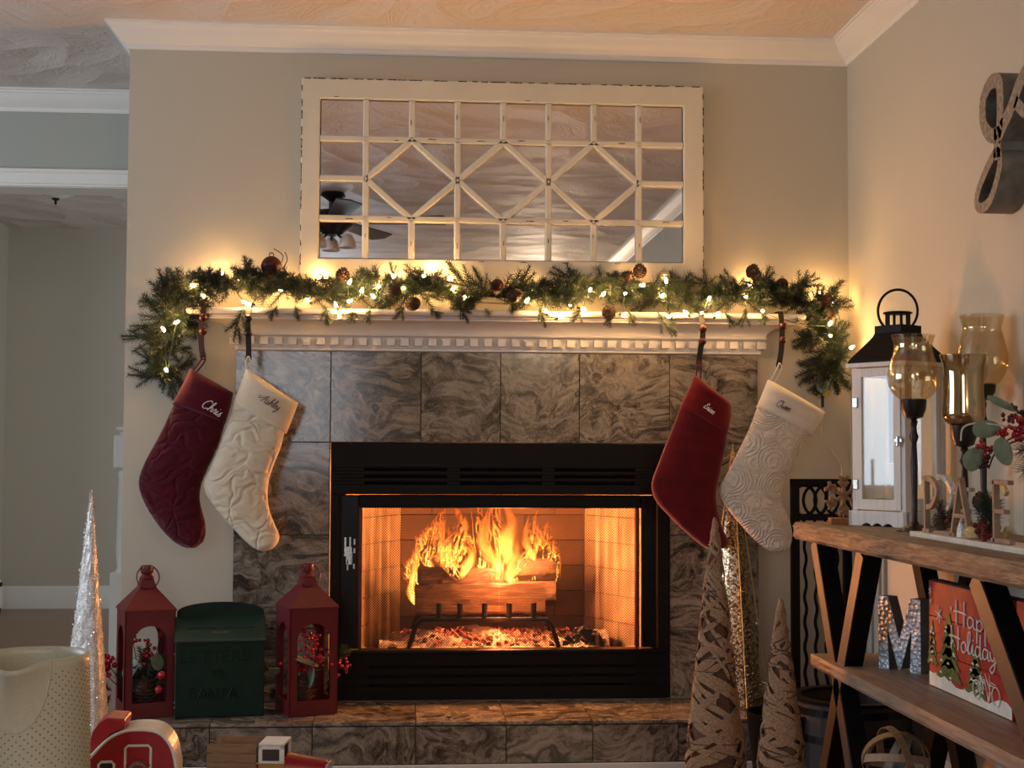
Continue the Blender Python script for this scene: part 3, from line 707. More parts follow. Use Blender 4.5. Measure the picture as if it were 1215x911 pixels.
# ---------------------------------------------------------------- garland
random.seed(21)
def sprig(L, n, nl, rad, spread, seed, droop=.0, side=4):
    rnd = random.Random(seed); b = MB(); tw = []
    P = [Vector((math.sin(i/8*1.7)*L*.10, droop*L*(i/8)**2, L*i/8)) for i in range(9)]; tw.append((P, n, .0022))
    for q in range(side):
        t = .12+.6*q/max(1, side); p = P[0].lerp(P[-1], t); a = q*2.4+rnd.random(); d = Vector((math.cos(a)*.75, math.sin(a)*.75, 1)).normalized(); l = L*(.62-.35*t)
        tw.append(([p+d*l*i/8+Vector((0, 0, .12*l*(i/8)**2)) for i in range(9)], int(n*.45), .0013))
    for P, n, r0_ in tw:
        b.tube([P[0], P[4], P[8]], [r0_, r0_*.8, r0_*.4], 3)
        ax = (P[8]-P[0]).normalized(); e1 = ax.orthogonal().normalized(); e2 = ax.cross(e1)
        for k in range(n):
            t = .05+.95*k/n; i = min(7, int(t*8)); p = P[i].lerp(P[i+1], t*8-i); an = k*2.39996+rnd.uniform(-.3, .3)
            d = (e1*math.cos(an)*spread+e2*math.sin(an)*spread+ax).normalized(); l = nl*rnd.uniform(.75, 1.15)*(1-.4*max(0, t-.7)/.3)
            s = d.orthogonal().normalized(); q = d.cross(s); tip = p+d*l
            b.add([p+s*rad, p-s*rad*.5+q*rad*.86, p-s*rad*.5-q*rad*.86, tip], [(0, 1, 3), (1, 2, 3), (2, 0, 3)])
    return b
SPR = [sprig(.105, 90, .024, .0012, 1.5, 1, .1).mesh('sprig', M['needle']), sprig(.095, 80, .026, .0012, 1.7, 2, -.1).mesh('sprig', M['needle']),
       sprig(.125, 110, .023, .0012, 1.4, 3, .15).mesh('sprig', M['needle']), sprig(.100, 90, .025, .0013, 1.6, 4, 0).mesh('sprig', M['needle2'])]
LONG = [sprig(.060, 90, .052, .0007, 1.0, 5, 0, 0).mesh('pine_spray', M['needle2']), sprig(.05, 80, .045, .0007, 1.4, 6, 0, 0).mesh('pine_spray', M['needle2'])]
def orient(o, d, roll):
    d = Vector(d).normalized(); o.rotation_mode = 'QUATERNION'; o.rotation_quaternion = d.to_track_quat('Z', 'Y') @ Quaternion((0, 0, 1), roll)
GP = [(204, 448, -.07), (196, 415, -.09), (203, 378, -.10), (228, 342, -.10), (262, 334, -.09), (320, 332, -.085), (380, 346, -.09), (440, 346, -.09), (500, 344, -.09), (560, 350, -.09), (620, 352, -.09),
      (680, 347, -.09), (740, 350, -.09), (800, 352, -.09), (860, 352, -.09), (915, 350, -.09), (955, 358, -.09), (978, 385, -.10), (988, 415, -.09), (985, 445, -.07)]
path = cat_rom([at(x, y, 1, Y) for x, y, Y in GP], 12)
gar = empty('garland', 'long fir garland with pinecones draped along the white mantel and hanging at both ends', 'garland', tuple(at(600, 362, 1, -.09)))
ig = inv(gar)
part(MB().tube([p for p in path], .0035, 6), 'garland_stem', M['wire'], gar)
n = 0; NP = len(path); total = 285
for k in range(total):
    s = (k+random.random())/total; f = s*(NP-1); i = int(f); p = path[i].lerp(path[min(i+1, NP-1)], f-i)
    t = (path[min(i+1, NP-1)]-path[max(i-1, 0)]).normalized()
    onshelf = -.69 < p.x < 1.26
    for _ in range(30):
        d = Vector((random.gauss(0, 1), random.gauss(-.35, .75), random.gauss(.30, .85))).normalized()
        d = (d+t*random.choice((-.6, .6, 0))).normalized()
        L = .115*1.05
        e = p+d*L
        if e.y > -.012: continue
        if onshelf and e.z < 1.440 and e.y > -.165: continue
        if onshelf and e.z < 1.385: continue
        if e.z > 1.56 or e.x > 1.43: continue
        if (p.x < -.72 or p.x > 1.27) and (e.y < -.19): continue
        if e.y < -.225: continue
        break
    sc = random.uniform(.78, 1.20)
    o = link('sprig', random.choice(SPR), gar, ig @ p); orient(o, d, random.random()*6); o.scale = (sc, sc, sc)
# named longer sprigs that stand out of the outline: (tip px, root px, y)
for (rx, ry, tx, ty, y, kind) in [(470, 340, 459, 308, -.12, 0), (505, 345, 508, 318, -.12, 1), (700, 345, 668, 316, -.13, 0), (720, 345, 730, 315, -.14, 3), (715, 335, 704, 310, -.12, 4), (745, 340, 738, 318, -.13, 4), (290, 362, 276, 402, -.19, 2),
        (385, 362, 389, 392, -.19, 1), (640, 365, 652, 388, -.19, 0), (780, 370, 797, 402, -.19, 2), (725, 372, 718, 386, -.19, 1), (575, 366, 585, 380, -.18, 5), (510, 366, 522, 378, -.18, 1), (885, 365, 882, 390, -.19, 2), (860, 370, 868, 386, -.19, 0),
        (945, 350, 962, 330, -.1, 4), (225, 395, 182, 378, -.12, 0), (215, 430, 190, 408, -.12, 1), (960, 400, 945, 420, -.12, 0), (985, 430, 1008, 420, -.1, 2), (995, 420, 1012, 405, -.1, 4), (985, 440, 962, 470, -.09, 0), (975, 445, 960, 476, -.08, 1),
        (238, 340, 232, 322, -.1, 3), (300, 335, 293, 318, -.1, 1), (820, 345, 806, 332, -.1, 5), (900, 340, 900, 325, -.1, 3), (200, 440, 190, 425, -.1, 0), (210, 445, 214, 458, -.09, 1), (420, 365, 415, 383, -.18, 1), (985, 430, 1000, 448, -.1, 0), (445, 340, 440, 330, -.12, 3), (985, 420, 970, 440, -.1, 2), (350, 362, 356, 378, -.19, 1), (440, 364, 433, 380, -.19, 0), (545, 364, 556, 377, -.18, 0), (612, 364, 604, 378, -.18, 5), (690, 366, 684, 382, -.19, 0), (745, 368, 756, 388, -.19, 1), (825, 366, 815, 380, -.19, 5), (905, 368, 908, 384, -.18, 0), (330, 362, 322, 374, -.18, 3), (480, 364, 474, 376, -.18, 0)]:
    a = at(rx, ry, 1, y+.03); c = at(tx, ty, 1, y); me = (SPR+LONG)[kind]
    o = link('sprig' if kind < 4 else 'pine_spray', me, gar, ig @ a); orient(o, c-a, random.random()*6)
    q = (c-a).length/(.135 if kind < 4 else .10); q = max(.6, min(1.15, q*1.1)); o.scale = (q, q, q)
def pinecone(h, r, tipmat=True):
    b = MB(); n = 9; b.lathe([(.001, 0), (r*.5, h*.1), (r*.62, h*.4), (r*.4, h*.8), (.001, h*.95)], (0, 0, 0), 8, False)
    for j in range(n):
        t = j/(n-1); zz = h*(.06+.86*t); rr = r*(math.sin(PI*(.18+.70*t))**.8); k = 9 if j < 6 else 6
        for q in range(k):
            a = 2*PI*(q+.5*(j % 2))/k; u = Vector((math.cos(a), math.sin(a), 0)); v = Vector((-math.sin(a), math.cos(a), 0)); wq = rr*.36+.001; c = Vector((0, 0, zz))
            b.add([c+u*rr*.35-v*wq*.5, c+u*rr*.35+v*wq*.5, c+u*rr+v*wq+Vector((0, 0, h*.02)), c+u*rr-v*wq+Vector((0, 0, h*.02)), c+u*rr*1.08+Vector((0, 0, h*.085)), c+u*rr*.4+Vector((0, 0, -h*.05))],
                  [(0, 1, 2, 3), (3, 2, 4), (0, 5, 1), (1, 5, 2), (2, 5, 3), (3, 5, 0)])
    return b
pc = pinecone(.05, .021).mesh('pinecone', M['cone'])
for px, py, y, d in [(463, 352, -.20, (.5, -.5, .7)), (722, 362, -.19, (0, -.3, -1)), (737, 335, -.14, (.7, -.4, .6)), (760, 330, -.13, (-.2, -.6, 1)), (497, 357, -.19, (-.7, -.5, -.4)), (603, 353, -.19, (.8, -.4, .2)), (405, 335, -.12, (.2, -.5, 1)), (890, 330, -.12, (.2, -.5, .8)), (970, 362, -.12, (.6, -.6, .5))]:
    o = link('pinecone', pc, gar, ig @ at(px, py, 1, y)); orient(o, d, 0)
# leaf, yellow tag and battery plug at the right drop
lf = MB(); ring = [(math.cos(a)*.021, 0, math.sin(a)*.025) for a in [2*PI*i/16 for i in range(16)]]
lf.prism(ring, (0, .0012, 0)); o = link('eucalyptus_leaf', lf.mesh('eucalyptus_leaf', M['leaf']), gar, ig @ at(976, 457, 1, -.10))
# bells
def bell(px, py, y, r, mat, label, rz=0.0):
    c = at(px, py, 1, y); t = empty('jingle_bell', label, 'bell', tuple(c), rz, 'jingle bells tucked into the garland')
    pr = [(r*max(.02, math.sin(PI*i/14)), -r*math.cos(PI*i/14)) for i in range(15)]; pr.insert(8, (r*1.04, r*.06)); b = MB().lathe(pr, n=20)
    part2 = b.build('bell_shell', mat, t, smooth=True)
    s = MB().box((0, -r*.93, -r*.2), (r*1.2, r*.25, r*.10)).box((0, -r*.90, -r*.32), (r*.12, r*.25, r*.6)); s.build('slot', M['soot'], t)
    MB().tube([(r*.22*math.cos(a), 0, r*1.1+r*.22*math.sin(a)) for a in [2*PI*i/10 for i in range(10)]], r*.05, 5, closed=True).build('hanging_loop', mat, t)
    return t
bell(322, 316, -.13, .0330, M['rust'], 'largest rust-red jingle bell, on top of the garland left of the mirror')
bell(590, 338, -.13, .0200, M['rust'], 'round rust-red jingle bell below the mirror, near the middle of the garland')
bell(282, 330, -.12, .0150, M['silver'], 'small silvery jingle bell just left of the largest red bell')
bell(867, 335, -.14, .0185, M['silver'], 'silvery jingle bell right of the mirror, above the red velvet stocking')
bell(897, 327, -.12, .0190, M['rust'], 'dark red jingle bell between a silvery bell and another red bell at the right')
bell(928, 337, -.13, .0200, M['rust'], 'rust-red jingle bell above the ivory ruffled stocking')
bell(983, 371, -.13, .0200, M['rust'], 'rust-red jingle bell at the right end, beyond the mantel corner')
bell(788, 327, -.12, .0190, M['silver'], 'silvery jingle bell at the lower right corner of the mirror')
# dried curled twigs standing up by the biggest bell
b = MB()
for k, pts in enumerate([[(330, 318), (336, 304), (325, 295)], [(336, 318), (341, 308), (338, 299)], [(600, 345), (612, 335), (606, 330)]]):
    b.tube(cat_rom([at(x, y, 1, -.10) for x, y in pts], 5), .0016, 5)
part(b, 'curled_twigs', M['twine'], gar)

# ---------------------------------------------------------------- string lights
sl = empty('string_lights', 'string of small warm white lights woven through the garland', 'string lights', tuple(at(600, 358, 1, -.13)))
BL = [(208, 383), (195, 392), (198, 440), (263, 326), (231, 338), (291, 359), (308, 348), (297, 361), (366, 357), (399, 363), (413, 358), (414, 336), (378, 330), (429, 346), (444, 353), (449, 340), (403, 376), (478, 342), (504, 328), (517, 320), (536, 332), (552, 355),
      (537, 344), (514, 342), (624, 358), (629, 347), (664, 377), (715, 350), (739, 374), (742, 348), (764, 338), (785, 352), (791, 335), (794, 376), (676, 362), (833, 371), (850, 374), (905, 369), (883, 352), (970, 349), (991, 361), (984, 385), (1009, 413), (842, 353), (690, 366), (985, 398), (242, 352), (335, 345), (467, 330), (648, 370), (815, 372), (700, 345), (892, 340)]
bl = MB().lathe([(.0012, -.004), (.0036, -.002), (.0044, .004), (.0034, .010), (.0008, .015)], n=7).mesh('bulb', M['bulb']); sk = MB().lathe([(.0036, -.016), (.0040, -.004), (.0034, -.001)], n=6).mesh('socket', M['wire'])
bp = []
for k, (px, py) in enumerate(BL):
    y = random.choice((-.19, -.175, -.15, -.05)); 
    if px < 222 or px > 962: y = random.choice((-.13, -.04))
    if py > 362: y = -.192
    if k in (3, 18, 19, 39, 40): y = -.055
    p = at(px, py, 1, y); bp.append(p); o = link('bulb', bl, sl, inv(sl) @ p); orient(o, (random.uniform(-1, 1), random.uniform(-1, .2), random.uniform(-.2, 1)), 0)
    o.rotation_mode = 'QUATERNION'; link('socket', sk, o)
bp.sort(key=lambda p: p.x)
part(MB().tube(cat_rom([p+Vector((0, .012, -.004)) for p in bp], 3), .0012, 4), 'light_wire', M['wire'], sl)
# plug and white cord down to the floor behind the table
cd = empty('extension_cord', 'thin white cord hanging from the garland down behind the black stand', 'cord', tuple(at(976, 490, 1, -.03)))
p0 = at(976, 492, 1, -.03)
part(MB().tube(cat_rom([at(974, 492, 1, -.05), at(976, 515, 1, -.03), at(988, 535, 1, -.015), at(998, 552, 1, -.012), at(997, 575, 1, -.012), at(985, 640, 1, -.012), at(1000, 720, 1, -.012), Vector((1.440, -.012, .55)), Vector((1.443, -.015, .20)), Vector((1.442, -.05, .178))], 6), .0028, 6), 'cable', M['cord'], cd, smooth=True)
part(MB().tube([at(974, 497, 1, -.05), at(975, 485, 1, -.05)], .007, 8), 'plug', M['toy_white'], cd)
part(MB().tube([at(976, 483, 1, -.055), at(976, 470, 1, -.06)], .005, 8), 'socket', M['wire'], cd)
o = part(MB().box(at(980, 467, 1, -.07), (.026, .003, .018)), 'warning_tag', plain('yellow_tag', (.60, .47, .05), .5), cd)

# ---------------------------------------------------------------- hand-stitched names (stroke letters)
ST = {
 'C': ([[(1.25, 1.65), (1.0, 2.0), (.5, 1.8), (.1, 1.1), (.2, .3), (.65, .0), (1.25, .35)]], 1.35),
 'h': ([[(0, .1), (.35, 1.2), (.5, 1.95), (.35, 2.05), (.22, 1.6), (.18, 0)], [(.18, .35), (.5, .95), (.75, .85), (.75, .2), (1.0, .1)]], 1.0),
 'r': ([[(0, .1), (.22, 1.0), (.5, .85), (.48, .2), (.75, .1)]], .72), 'i': ([[(0, .2), (.2, .95), (.18, .15), (.45, .1)], [(.22, 1.35), (.28, 1.45)]], .48),
 's': ([[(0, .1), (.3, .6), (.45, 1.05), (.38, .65), (.62, .3), (.4, .0), (.12, .1)]], .72), 'A': ([[(-.5, 1.3), (-.9, 1.0), (-.6, .6), (-.1, .9), (1.0, 1.9)], [(.2, 0), (1.0, 1.95), (1.15, 0)], [(.5, .85), (1.4, .95)]], 1.4),
 'l': ([[(0, .2), (.35, 1.3), (.38, 1.95), (.2, 1.9), (.12, .9), (.2, .05), (.5, .2)]], .48), 'e': ([[(0, .3), (.4, .6), (.35, .95), (.1, .8), (.05, .3), (.3, 0), (.6, .25)]], .58),
 'y': ([[(0, .9), (.08, .3), (.35, .15), (.6, .9)], [(.6, .9), (.5, -.4), (.2, -.95), (0, -.6), (.75, .2)]], .75), 'E': ([[(.85, 1.6), (.6, 2.0), (.25, 1.6), (.55, 1.1), (.1, .7), (.25, .05), (.95, .3)]], .95),
 'n': ([[(0, .05), (.15, .95), (.15, .0)], [(.15, .5), (.45, .95), (.6, .7), (.6, .1), (.8, .1)]], .8), 'O': ([[(.8, 2), (.2, 1.5), (.1, .6), (.6, 0), (1.2, .5), (1.25, 1.5), (.8, 2), (.5, 1.7), (.9, 1.45), (1.5, 1.8)]], 1.45),
 'w': ([[(0, .9), (.1, .15), (.35, .1), (.5, .8)], [(.5, .8), (.6, .1), (.85, .1), (1.0, .95), (1.15, .8)]], 1.1), 'H': ([[(.15, 2.2), (.15, 0)], [(1.0, 2.2), (.95, 0)], [(-.1, 1.15), (.4, 1.2), (1.2, 1.1)]], 1.3),
 'a': ([[(.6, .85), (.2, .95), (0, .4), (.2, 0), (.55, .4), (.6, .9), (.6, .15), (.8, .05)]], .85), 'p': ([[(.1, .95), (.1, -1.1)], [(.1, .6), (.4, .95), (.65, .5), (.4, .0), (.1, .2)]], .82),
 'o': ([[(.35, .95), (.05, .6), (.1, .1), (.4, 0), (.65, .4), (.55, .85), (.35, .95)]], .75), 'd': ([[(.6, .85), (.2, .95), (0, .4), (.2, 0), (.55, .4)], [(.62, 2.1), (.6, .1), (.8, .05)]], .85),
 'I': ([[(.2, 2), (.2, 0)]], .5), 'L': ([[(.1, 2), (.1, 0), (.9, 0)]], 1.05), 'T': ([[(0, 2), (1.1, 2)], [(.55, 2), (.55, 0)]], 1.2), 'R': ([[(.1, 0), (.1, 2)], [(.1, 2), (.7, 1.9), (.8, 1.4), (.1, 1.0)], [(.4, 1.0), (.9, 0)]], 1.1),
 'S': ([[(.85, 1.7), (.45, 2), (.1, 1.6), (.5, 1.05), (.85, .5), (.5, 0), (.05, .3)]], 1.05), 'N': ([[(.1, 0), (.1, 2)], [(.1, 2), (.9, 0)], [(.9, 0), (.9, 2)]], 1.15), ' ': ([], .8)}
BLOCK = {'E': ([[(.9, 2), (.1, 2)], [(.1, 2), (.1, 0)], [(.1, 0), (.9, 0)], [(.1, 1), (.75, 1)]], 1.05), 'A': ([[(0, 0), (.5, 2)], [(.5, 2), (1.0, 0)], [(.2, .75), (.8, .75)]], 1.15), 'O': ([[(.5, 2), (.1, 1.5), (.1, .5), (.5, 0), (.9, .5), (.9, 1.5), (.5, 2)]], 1.1)}
def text(mb, s, org, ux, uz, h, r, slant=.28, block=False, widen=1.0):
    """strokes of s as thin tubes; h = x-height; org = start of the baseline"""
    org = Vector(org); ux = Vector(ux).normalized(); uz = Vector(uz).normalized(); x = 0
    for ch in s:
        st, adv = (BLOCK.get(ch) if block and ch in BLOCK else ST[ch])
        for q in st:
            pts = [org+ux*((x+p[0]*widen+p[1]*slant)*h)+uz*(p[1]*h) for p in q]
            if len(pts) > 2: pts = cat_rom(pts, 4)
            mb.tube(pts, r, 5)
        x += adv*widen
    return x*h

# ---------------------------------------------------------------- stockings
SY = -.190
def sections(pairs, sub=5):
    Lp = [at(a, b, 1, SY) for a, b, c, d in pairs]; Rp = [at(c, d, 1, SY) for a, b, c, d in pairs]
    return cat_rom(Lp, sub), cat_rom(Rp, sub)
def pillow(pairs, th, sub=5, endt=.35, K=18, puff=0.0, start=1.0, seed=0):
    L, R = sections(pairs, sub); n = len(L); rings = []; rnd = random.Random(seed)
    for i in range(n):
        c = (L[i]+R[i])/2; u = (R[i]-L[i])/2; s = i/(n-1); tt = th*min(1, start+s*3)*(1 if s < .86 else max(.12, math.cos((s-.86)/.14*PI/2))**.6)
        ring = []
        for k in range(K):
            a = 2*PI*k/K; ca, sa = math.cos(a), math.sin(a)
            ring.append(c+u*(abs(ca)**.75*(1 if ca > 0 else -1))+Vector((0, sa*tt*.5*(1+.06*math.sin(i*1.7+k+seed)), 0)))
        rings.append(ring)
    return MB().loft(rings)
def stocking(label, cuff, leg, mats, name, tcol, tpos, tang, th, hanger, lbl_h, loopc):
    top = at(cuff[0][0]+6, cuff[0][1], 1, SY); t = empty('christmas_stocking', label, 'stocking', tuple(top), 0, 'stockings hanging from the mantel')
    part(pillow(leg, .052, seed=len(label)), 'stocking_body', mats[0], t, smooth=True)
    part(pillow(cuff, .064, 6, start=.5, seed=3), 'cuff', mats[1], t, smooth=True)
    b = MB(); a = at(tpos[0], tpos[1], 1, SY-.036); ux = Vector((math.cos(tang), 0, -math.sin(tang))); uz = Vector((math.sin(tang), 0, math.cos(tang)))
    text(b, name, a, ux, uz, th, .0013 if tcol is M['thread_white'] else .0010); o = part(b, 'embroidered_name', tcol, t); 
    (hx, hy), (lx, ly) = hanger[-1], (cuff[0][0]+4, cuff[0][1]+4)
    h = at(hx, hy, 1, SY); l = at(lx, ly, 1, SY+.005)
    part(MB().tube(cat_rom([l+Vector((-.006, 0, 0)), h+Vector((-.007, -.006, -.01)), h+Vector((0, -.008, .008)), h+Vector((.007, -.006, -.01)), l+Vector((.008, 0, -.002))], 5), .0026, 6), 'hanging_loop', loopc, t, smooth=True)
    # strap over the shelf edge
    hp = [at(x, y, 1, SY+.008) for x, y in hanger]; hp[0].y = -.168
    hk = empty('stocking_hanger', lbl_h, 'hanger', tuple(at(hanger[0][0], hanger[0][1], 1, -.165)), 0, 'bell straps holding the stockings')
    P = cat_rom([Vector((hp[0].x, -.10, 1.427)), Vector((hp[0].x, -.155, 1.429)), Vector((hp[0].x, -.168, 1.414))]+hp[1:], 5); b = MB()
    for i in range(len(P)-1):
        d = (P[i+1]-P[i]);
        if d.length > 1e-5: b.bar(P[i]-d*.05, P[i+1]+d*.05, .017, .004, (0, 1, 0) if abs(d.z) > abs(d.y) else (0, 0, 1))
    part(b, 'strap', M['brown_ribbon'] if hanger[0][0] < 250 else M['ribbon'], hk)
    for q in (.22, .50):
        z = hp[0].z+(hp[-1].z-hp[0].z)*q; x = hp[0].x+(hp[-1].x-hp[0].x)*q*.6+.002
        part(MB().ball((x, SY-.004, z), .0125, 12), 'bell', M['rust'] if hanger[0][0] != 294 else M['bronze'], hk, smooth=True)
    part(MB().tube([hp[-1]+Vector((.009*math.cos(a), -.004, .004+.011*math.sin(a))) for a in [2*PI*i/10 for i in range(10)]], .0018, 5, closed=True), 'hook', M['bronze'], hk)
stocking('dark burgundy quilted stocking with white stitching at the left end of the mantel', [(226, 437, 277, 466), (214, 461, 273, 485), (204, 479, 267, 504)],
    [(208, 474, 268, 498), (197, 500, 262, 520), (186, 522, 255, 538), (172, 548, 246, 557), (164.5, 572, 239, 574), (171, 596, 237, 592), (187, 622, 240, 606), (203, 640, 243.5, 620), (218, 649, 244, 634), (232, 650, 241, 643)],
    (M['stock_red'], M['stock_red_cuff']), 'Chris', M['thread_white'], (238, 482), .52, .0155, [(241, 364), (239, 385), (239, 410), (241, 424)], 'brown bell strap over the far left end of the mantel shelf', M['stock_red_cuff'])
stocking('cream quilted stocking with dark stitching, hanging second from the left', [(292, 437, 354, 478), (284, 459, 347, 497), (274.5, 479, 339.5, 515)],
    [(277, 476, 338, 511), (269, 502, 333, 531), (259, 530, 325, 551), (248, 556, 319, 570), (240.5, 574, 317.5, 589), (249, 594, 320, 606), (268, 617, 326, 622), (286, 637, 331.5, 635), (301, 650, 329, 645), (312, 654, 323, 651)],
    (M['stock_cream'], M['stock_cream_cuff']), 'Ashley', M['thread_dark'], (308, 475), .50, .0130, [(294, 365), (294, 385), (295, 408), (295, 426)], 'black bell strap on the mantel shelf, second from the left', M['stock_cream_cuff'])
stocking('plain red velvet stocking with a folded cuff, hanging right of the fireplace opening', [(824, 445, 868, 479), (815, 465, 867, 498), (806, 484, 863, 517)],
    [(808, 480, 863, 513), (800, 502, 861, 530), (791, 524, 858, 545), (781, 550, 854, 564), (773, 574, 850, 585), (778, 594, 852, 606), (795.5, 614, 857, 625), (813, 631, 862, 636), (834, 648, 864, 645), (848, 652, 860, 650)],
    (M['stock_bright'], M['stock_bright_cuff']), 'Erinn', M['thread_white'], (834, 483), .62, .0105, [(833, 379), (834, 396), (831, 416), (829, 432)], 'black bell strap above the red velvet stocking', M['stock_bright_cuff'])
stocking('ivory stocking with a ruffled shell texture, rightmost on the mantel', [(911, 450, 979, 489), (904, 468, 971, 505), (897, 483, 962, 518)],
    [(899, 481, 962, 515), (889, 508, 950, 533), (877, 533, 939, 556), (865, 557, 929, 576), (853.5, 581, 927, 593), (861, 600, 935, 611), (880, 624, 939.5, 628), (896, 641, 939.5, 641), (910, 652, 936, 650), (920, 655, 931, 653)],
    (M['stock_white'], M['stock_white_cuff']), 'Owen', M['thread_dark'], (920, 481), .42, .0125, [(928, 374), (928, 392), (927, 415), (924, 434)], 'black bell strap near the right end of the mantel shelf', M['stock_white_cuff'])

# ---------------------------------------------------------------- red metal lanterns on the hearth
def arch(x0, x1, z0, z1, n=12):
    r = (x1-x0)/2; pts = [(x0, z0), (x1, z0), (x1, z1-r)]
    pts += [((x0+x1)/2+r*math.cos(a), z1-r+r*math.sin(a)) for a in [PI*i/n for i in range(1, n)]]+[(x0, z1-r)]
    return pts
def red_lantern(label, loc, rz, s, H):
    t = empty('lantern', label, 'lantern', loc, rz, 'red metal lanterns on the hearth'); h = s/2; e = .004
    inner = arch(-h*.68, h*.68, .045, H*.86); N = len(inner)
    # outer loop with matching count
    per = []
    for (x, z) in inner:
        if z <= .0451: per.append((-h if x < 0 else h, 0))
        else:
            k = (z-.045)/(H*.86-.045); cx = x/(h*.68)
            if z < H*.86-h*.68+.001: per.append((h*(1 if x > 0 else -1), z))
            elif abs(cx) > .70: per.append((h*(1 if x > 0 else -1), min(H, z+(H-z)*.5)) if abs(cx) > .9 else (h*(1 if x > 0 else -1), H))
            else: per.append((h*cx/.70, H))
    for k in range(4):
        R = Matrix.Rotation(k*PI/2, 3, 'Z')
        A = [R @ Vector((x, -h, z)) for x, z in per]; B = [R @ Vector((x, -h, z)) for x, z in inner]
        MB().bridge(A, B, R @ Vector((0, e, 0))).build('side_panel', M['lantern_red'], t)
    MB().bb(-h+.002, h-.002, -h+.002, h-.002, .002, .012).build('floor_plate', M['lantern_red'], t)
    b = MB(); sq = lambda r, z: [(-r, -r, z), (r, -r, z), (r, r, z), (-r, r, z)]
    b.loft([sq(h+.003, H-.002), sq(h+.003, H+.004), sq(h*.34, H+.066), sq(h*.25, H+.090), sq(h*.22, H+.094)]).build('roof', M['lantern_red'], t)
    MB().lathe([(.020, 0), (.023, .004), (.018, .010), (.014, .016), (.019, .020), (.021, .034), (.020, .040), (.012, .043)], (0, 0, H+.090), 16).build('finial', M['lantern_red'], t, smooth='auto')
    MB().tube([(.034*math.cos(a), -.020+.010*math.sin(a), H+.098+.034*math.sin(a)) for a in [2*PI*i/24 for i in range(24)]], .0022, 6, closed=True).build('ring_handle', M['lantern_red'], t, smooth=True)
    return t
z_e = lambda py, y: at(160, py, 1, y).z
red_lantern('red metal lantern at the left end of the hearth, left of the green letter box', (-.805, -.205, HZ), .36, .150, .318)
red_lantern('red metal lantern between the green letter box and the black fireplace insert', (-.318, -.185, HZ), .37, .152, .322)
def berries(b, c, n, r, sp, rnd):
    for _ in range(n): b.ball(Vector(c)+Vector((rnd.gauss(0, sp), rnd.gauss(0, sp), rnd.gauss(0, sp))), r*rnd.uniform(.8, 1.15), 7)
def arrangement(label, loc, items_b, items_s, cones, leaves, seed):
    rnd = random.Random(seed); t = empty('berry_spray', label, 'flowers', loc)
    for c, n, r, sp in items_b:
        b = MB(); berries(b, c, n, r, sp, rnd); o = b.build('berry_cluster' if n > 1 else 'berry', M['berry'], t, smooth=True); o['kind'] = 'stuff' if n > 1 else 'thing'; MB().tube(cat_rom([(0, 0, .02), (c[0]*.6, c[1]*.6, c[2]*.6), c], 4), .0015, 5).build('stem', M['stem'], t)
    for p, d, k, s in items_s:
        o = link('fir_sprig', (SPR+LONG)[k], t, p); orient(o, d, rnd.random()*6); o.scale = (s, s, s)
    for p, d, s in cones:
        o = link('pinecone', pc, t, p); orient(o, d, 0); o.scale = (s, s, s)
    for p, d, s in leaves:
        o = link('leaf', bpy.data.meshes['eucalyptus_leaf'], t, p); orient(o, d, rnd.random()*6); o.scale = (s, s, s)
arrangement('red berries, pinecones and fir poking out of the left lantern', (-.805, -.205, HZ+.013),
    [((.012, -.03, .20), 9, .006, .012), ((-.035, -.02, .215), 12, .006, .014), ((.045, -.01, .225), 10, .006, .013), ((.01, -.05, .165), 12, .006, .013), ((-.112, -.02, .145), 16, .0085, .013), ((-.122, -.03, .12), 14, .0085, .012), ((.066, -.092, .118), 1, .012, .0), ((.058, -.094, .075), 1, .012, .0), ((.106, .0, .20), 9, .006, .015)],
    [((.0, 0, .02), (.1, -.2, 1), 0, 1.4), ((.01, -.02, .03), (.3, -.3, 1), 1, 1.2), ((-.02, -.02, .03), (-.3, -.2, 1), 3, 1.3), ((-.02, .0, .05), (.0, -.1, 1), 4, 1.2), ((-.095, -.02, .06), (-.5, -.3, .5), 0, .7), ((-.095, -.03, .05), (-.6, -.4, -.5), 1, .7), ((.0, -.03, .05), (.3, -.2, 1), 2, 1.2), ((.095, .0, .08), (.6, -.2, .4), 1, .7), ((.03, .01, .1), (.2, -.1, 1), 5, 1.2), ((-.1, -.03, .03), (-.4, -.5, -.1), 4, .7)],
    [((.0, -.03, .015), (.1, -.2, 1), 2.1), ((-.118, -.035, .065), (-.3, -.5, .4), 1.15)], [((-.035, -.05, .13), (1, -.2, 1), 1.3), ((.045, -.05, .15), (-.6, -.8, 1), 1.1), ((-.03, -.055, .05), (.2, -1, .6), .9)], 4)
arrangement('red berries and dark leaves filling the right lantern near the fireplace', (-.318, -.185, HZ+.013),
    [((.0, -.04, .215), 26, .0058, .020), ((-.035, -.045, .15), 30, .0062, .018), ((.035, -.05, .16), 22, .0062, .018), ((-.01, -.05, .115), 20, .006, .016), ((.105, -.02, .125), 16, .006, .016), ((.02, .0, .19), 14, .006, .02)],
    [((0, 0, .02), (.2, -.2, 1), 0, 1.2), ((-.01, -.02, .02), (-.3, -.2, 1), 1, 1.2), ((-.1, .0, .07), (-.7, -.2, .2), 2, .7), ((-.098, .0, .10), (-.7, -.1, .6), 1, .7), ((-.10, -.02, .05), (-.8, -.3, .0), 4, .8), ((.10, -.02, .15), (.5, -.3, .7), 1, .6)],
    [((.0, -.03, .015), (-.1, -.2, 1), 1.8)], [((.0, -.055, .15), (-.9, -.9, .4), 1.9), ((.015, -.06, .10), (.4, -1, .2), 1.6), ((-.102, -.02, .11), (-.6, -.8, .2), 1.1)], 9)

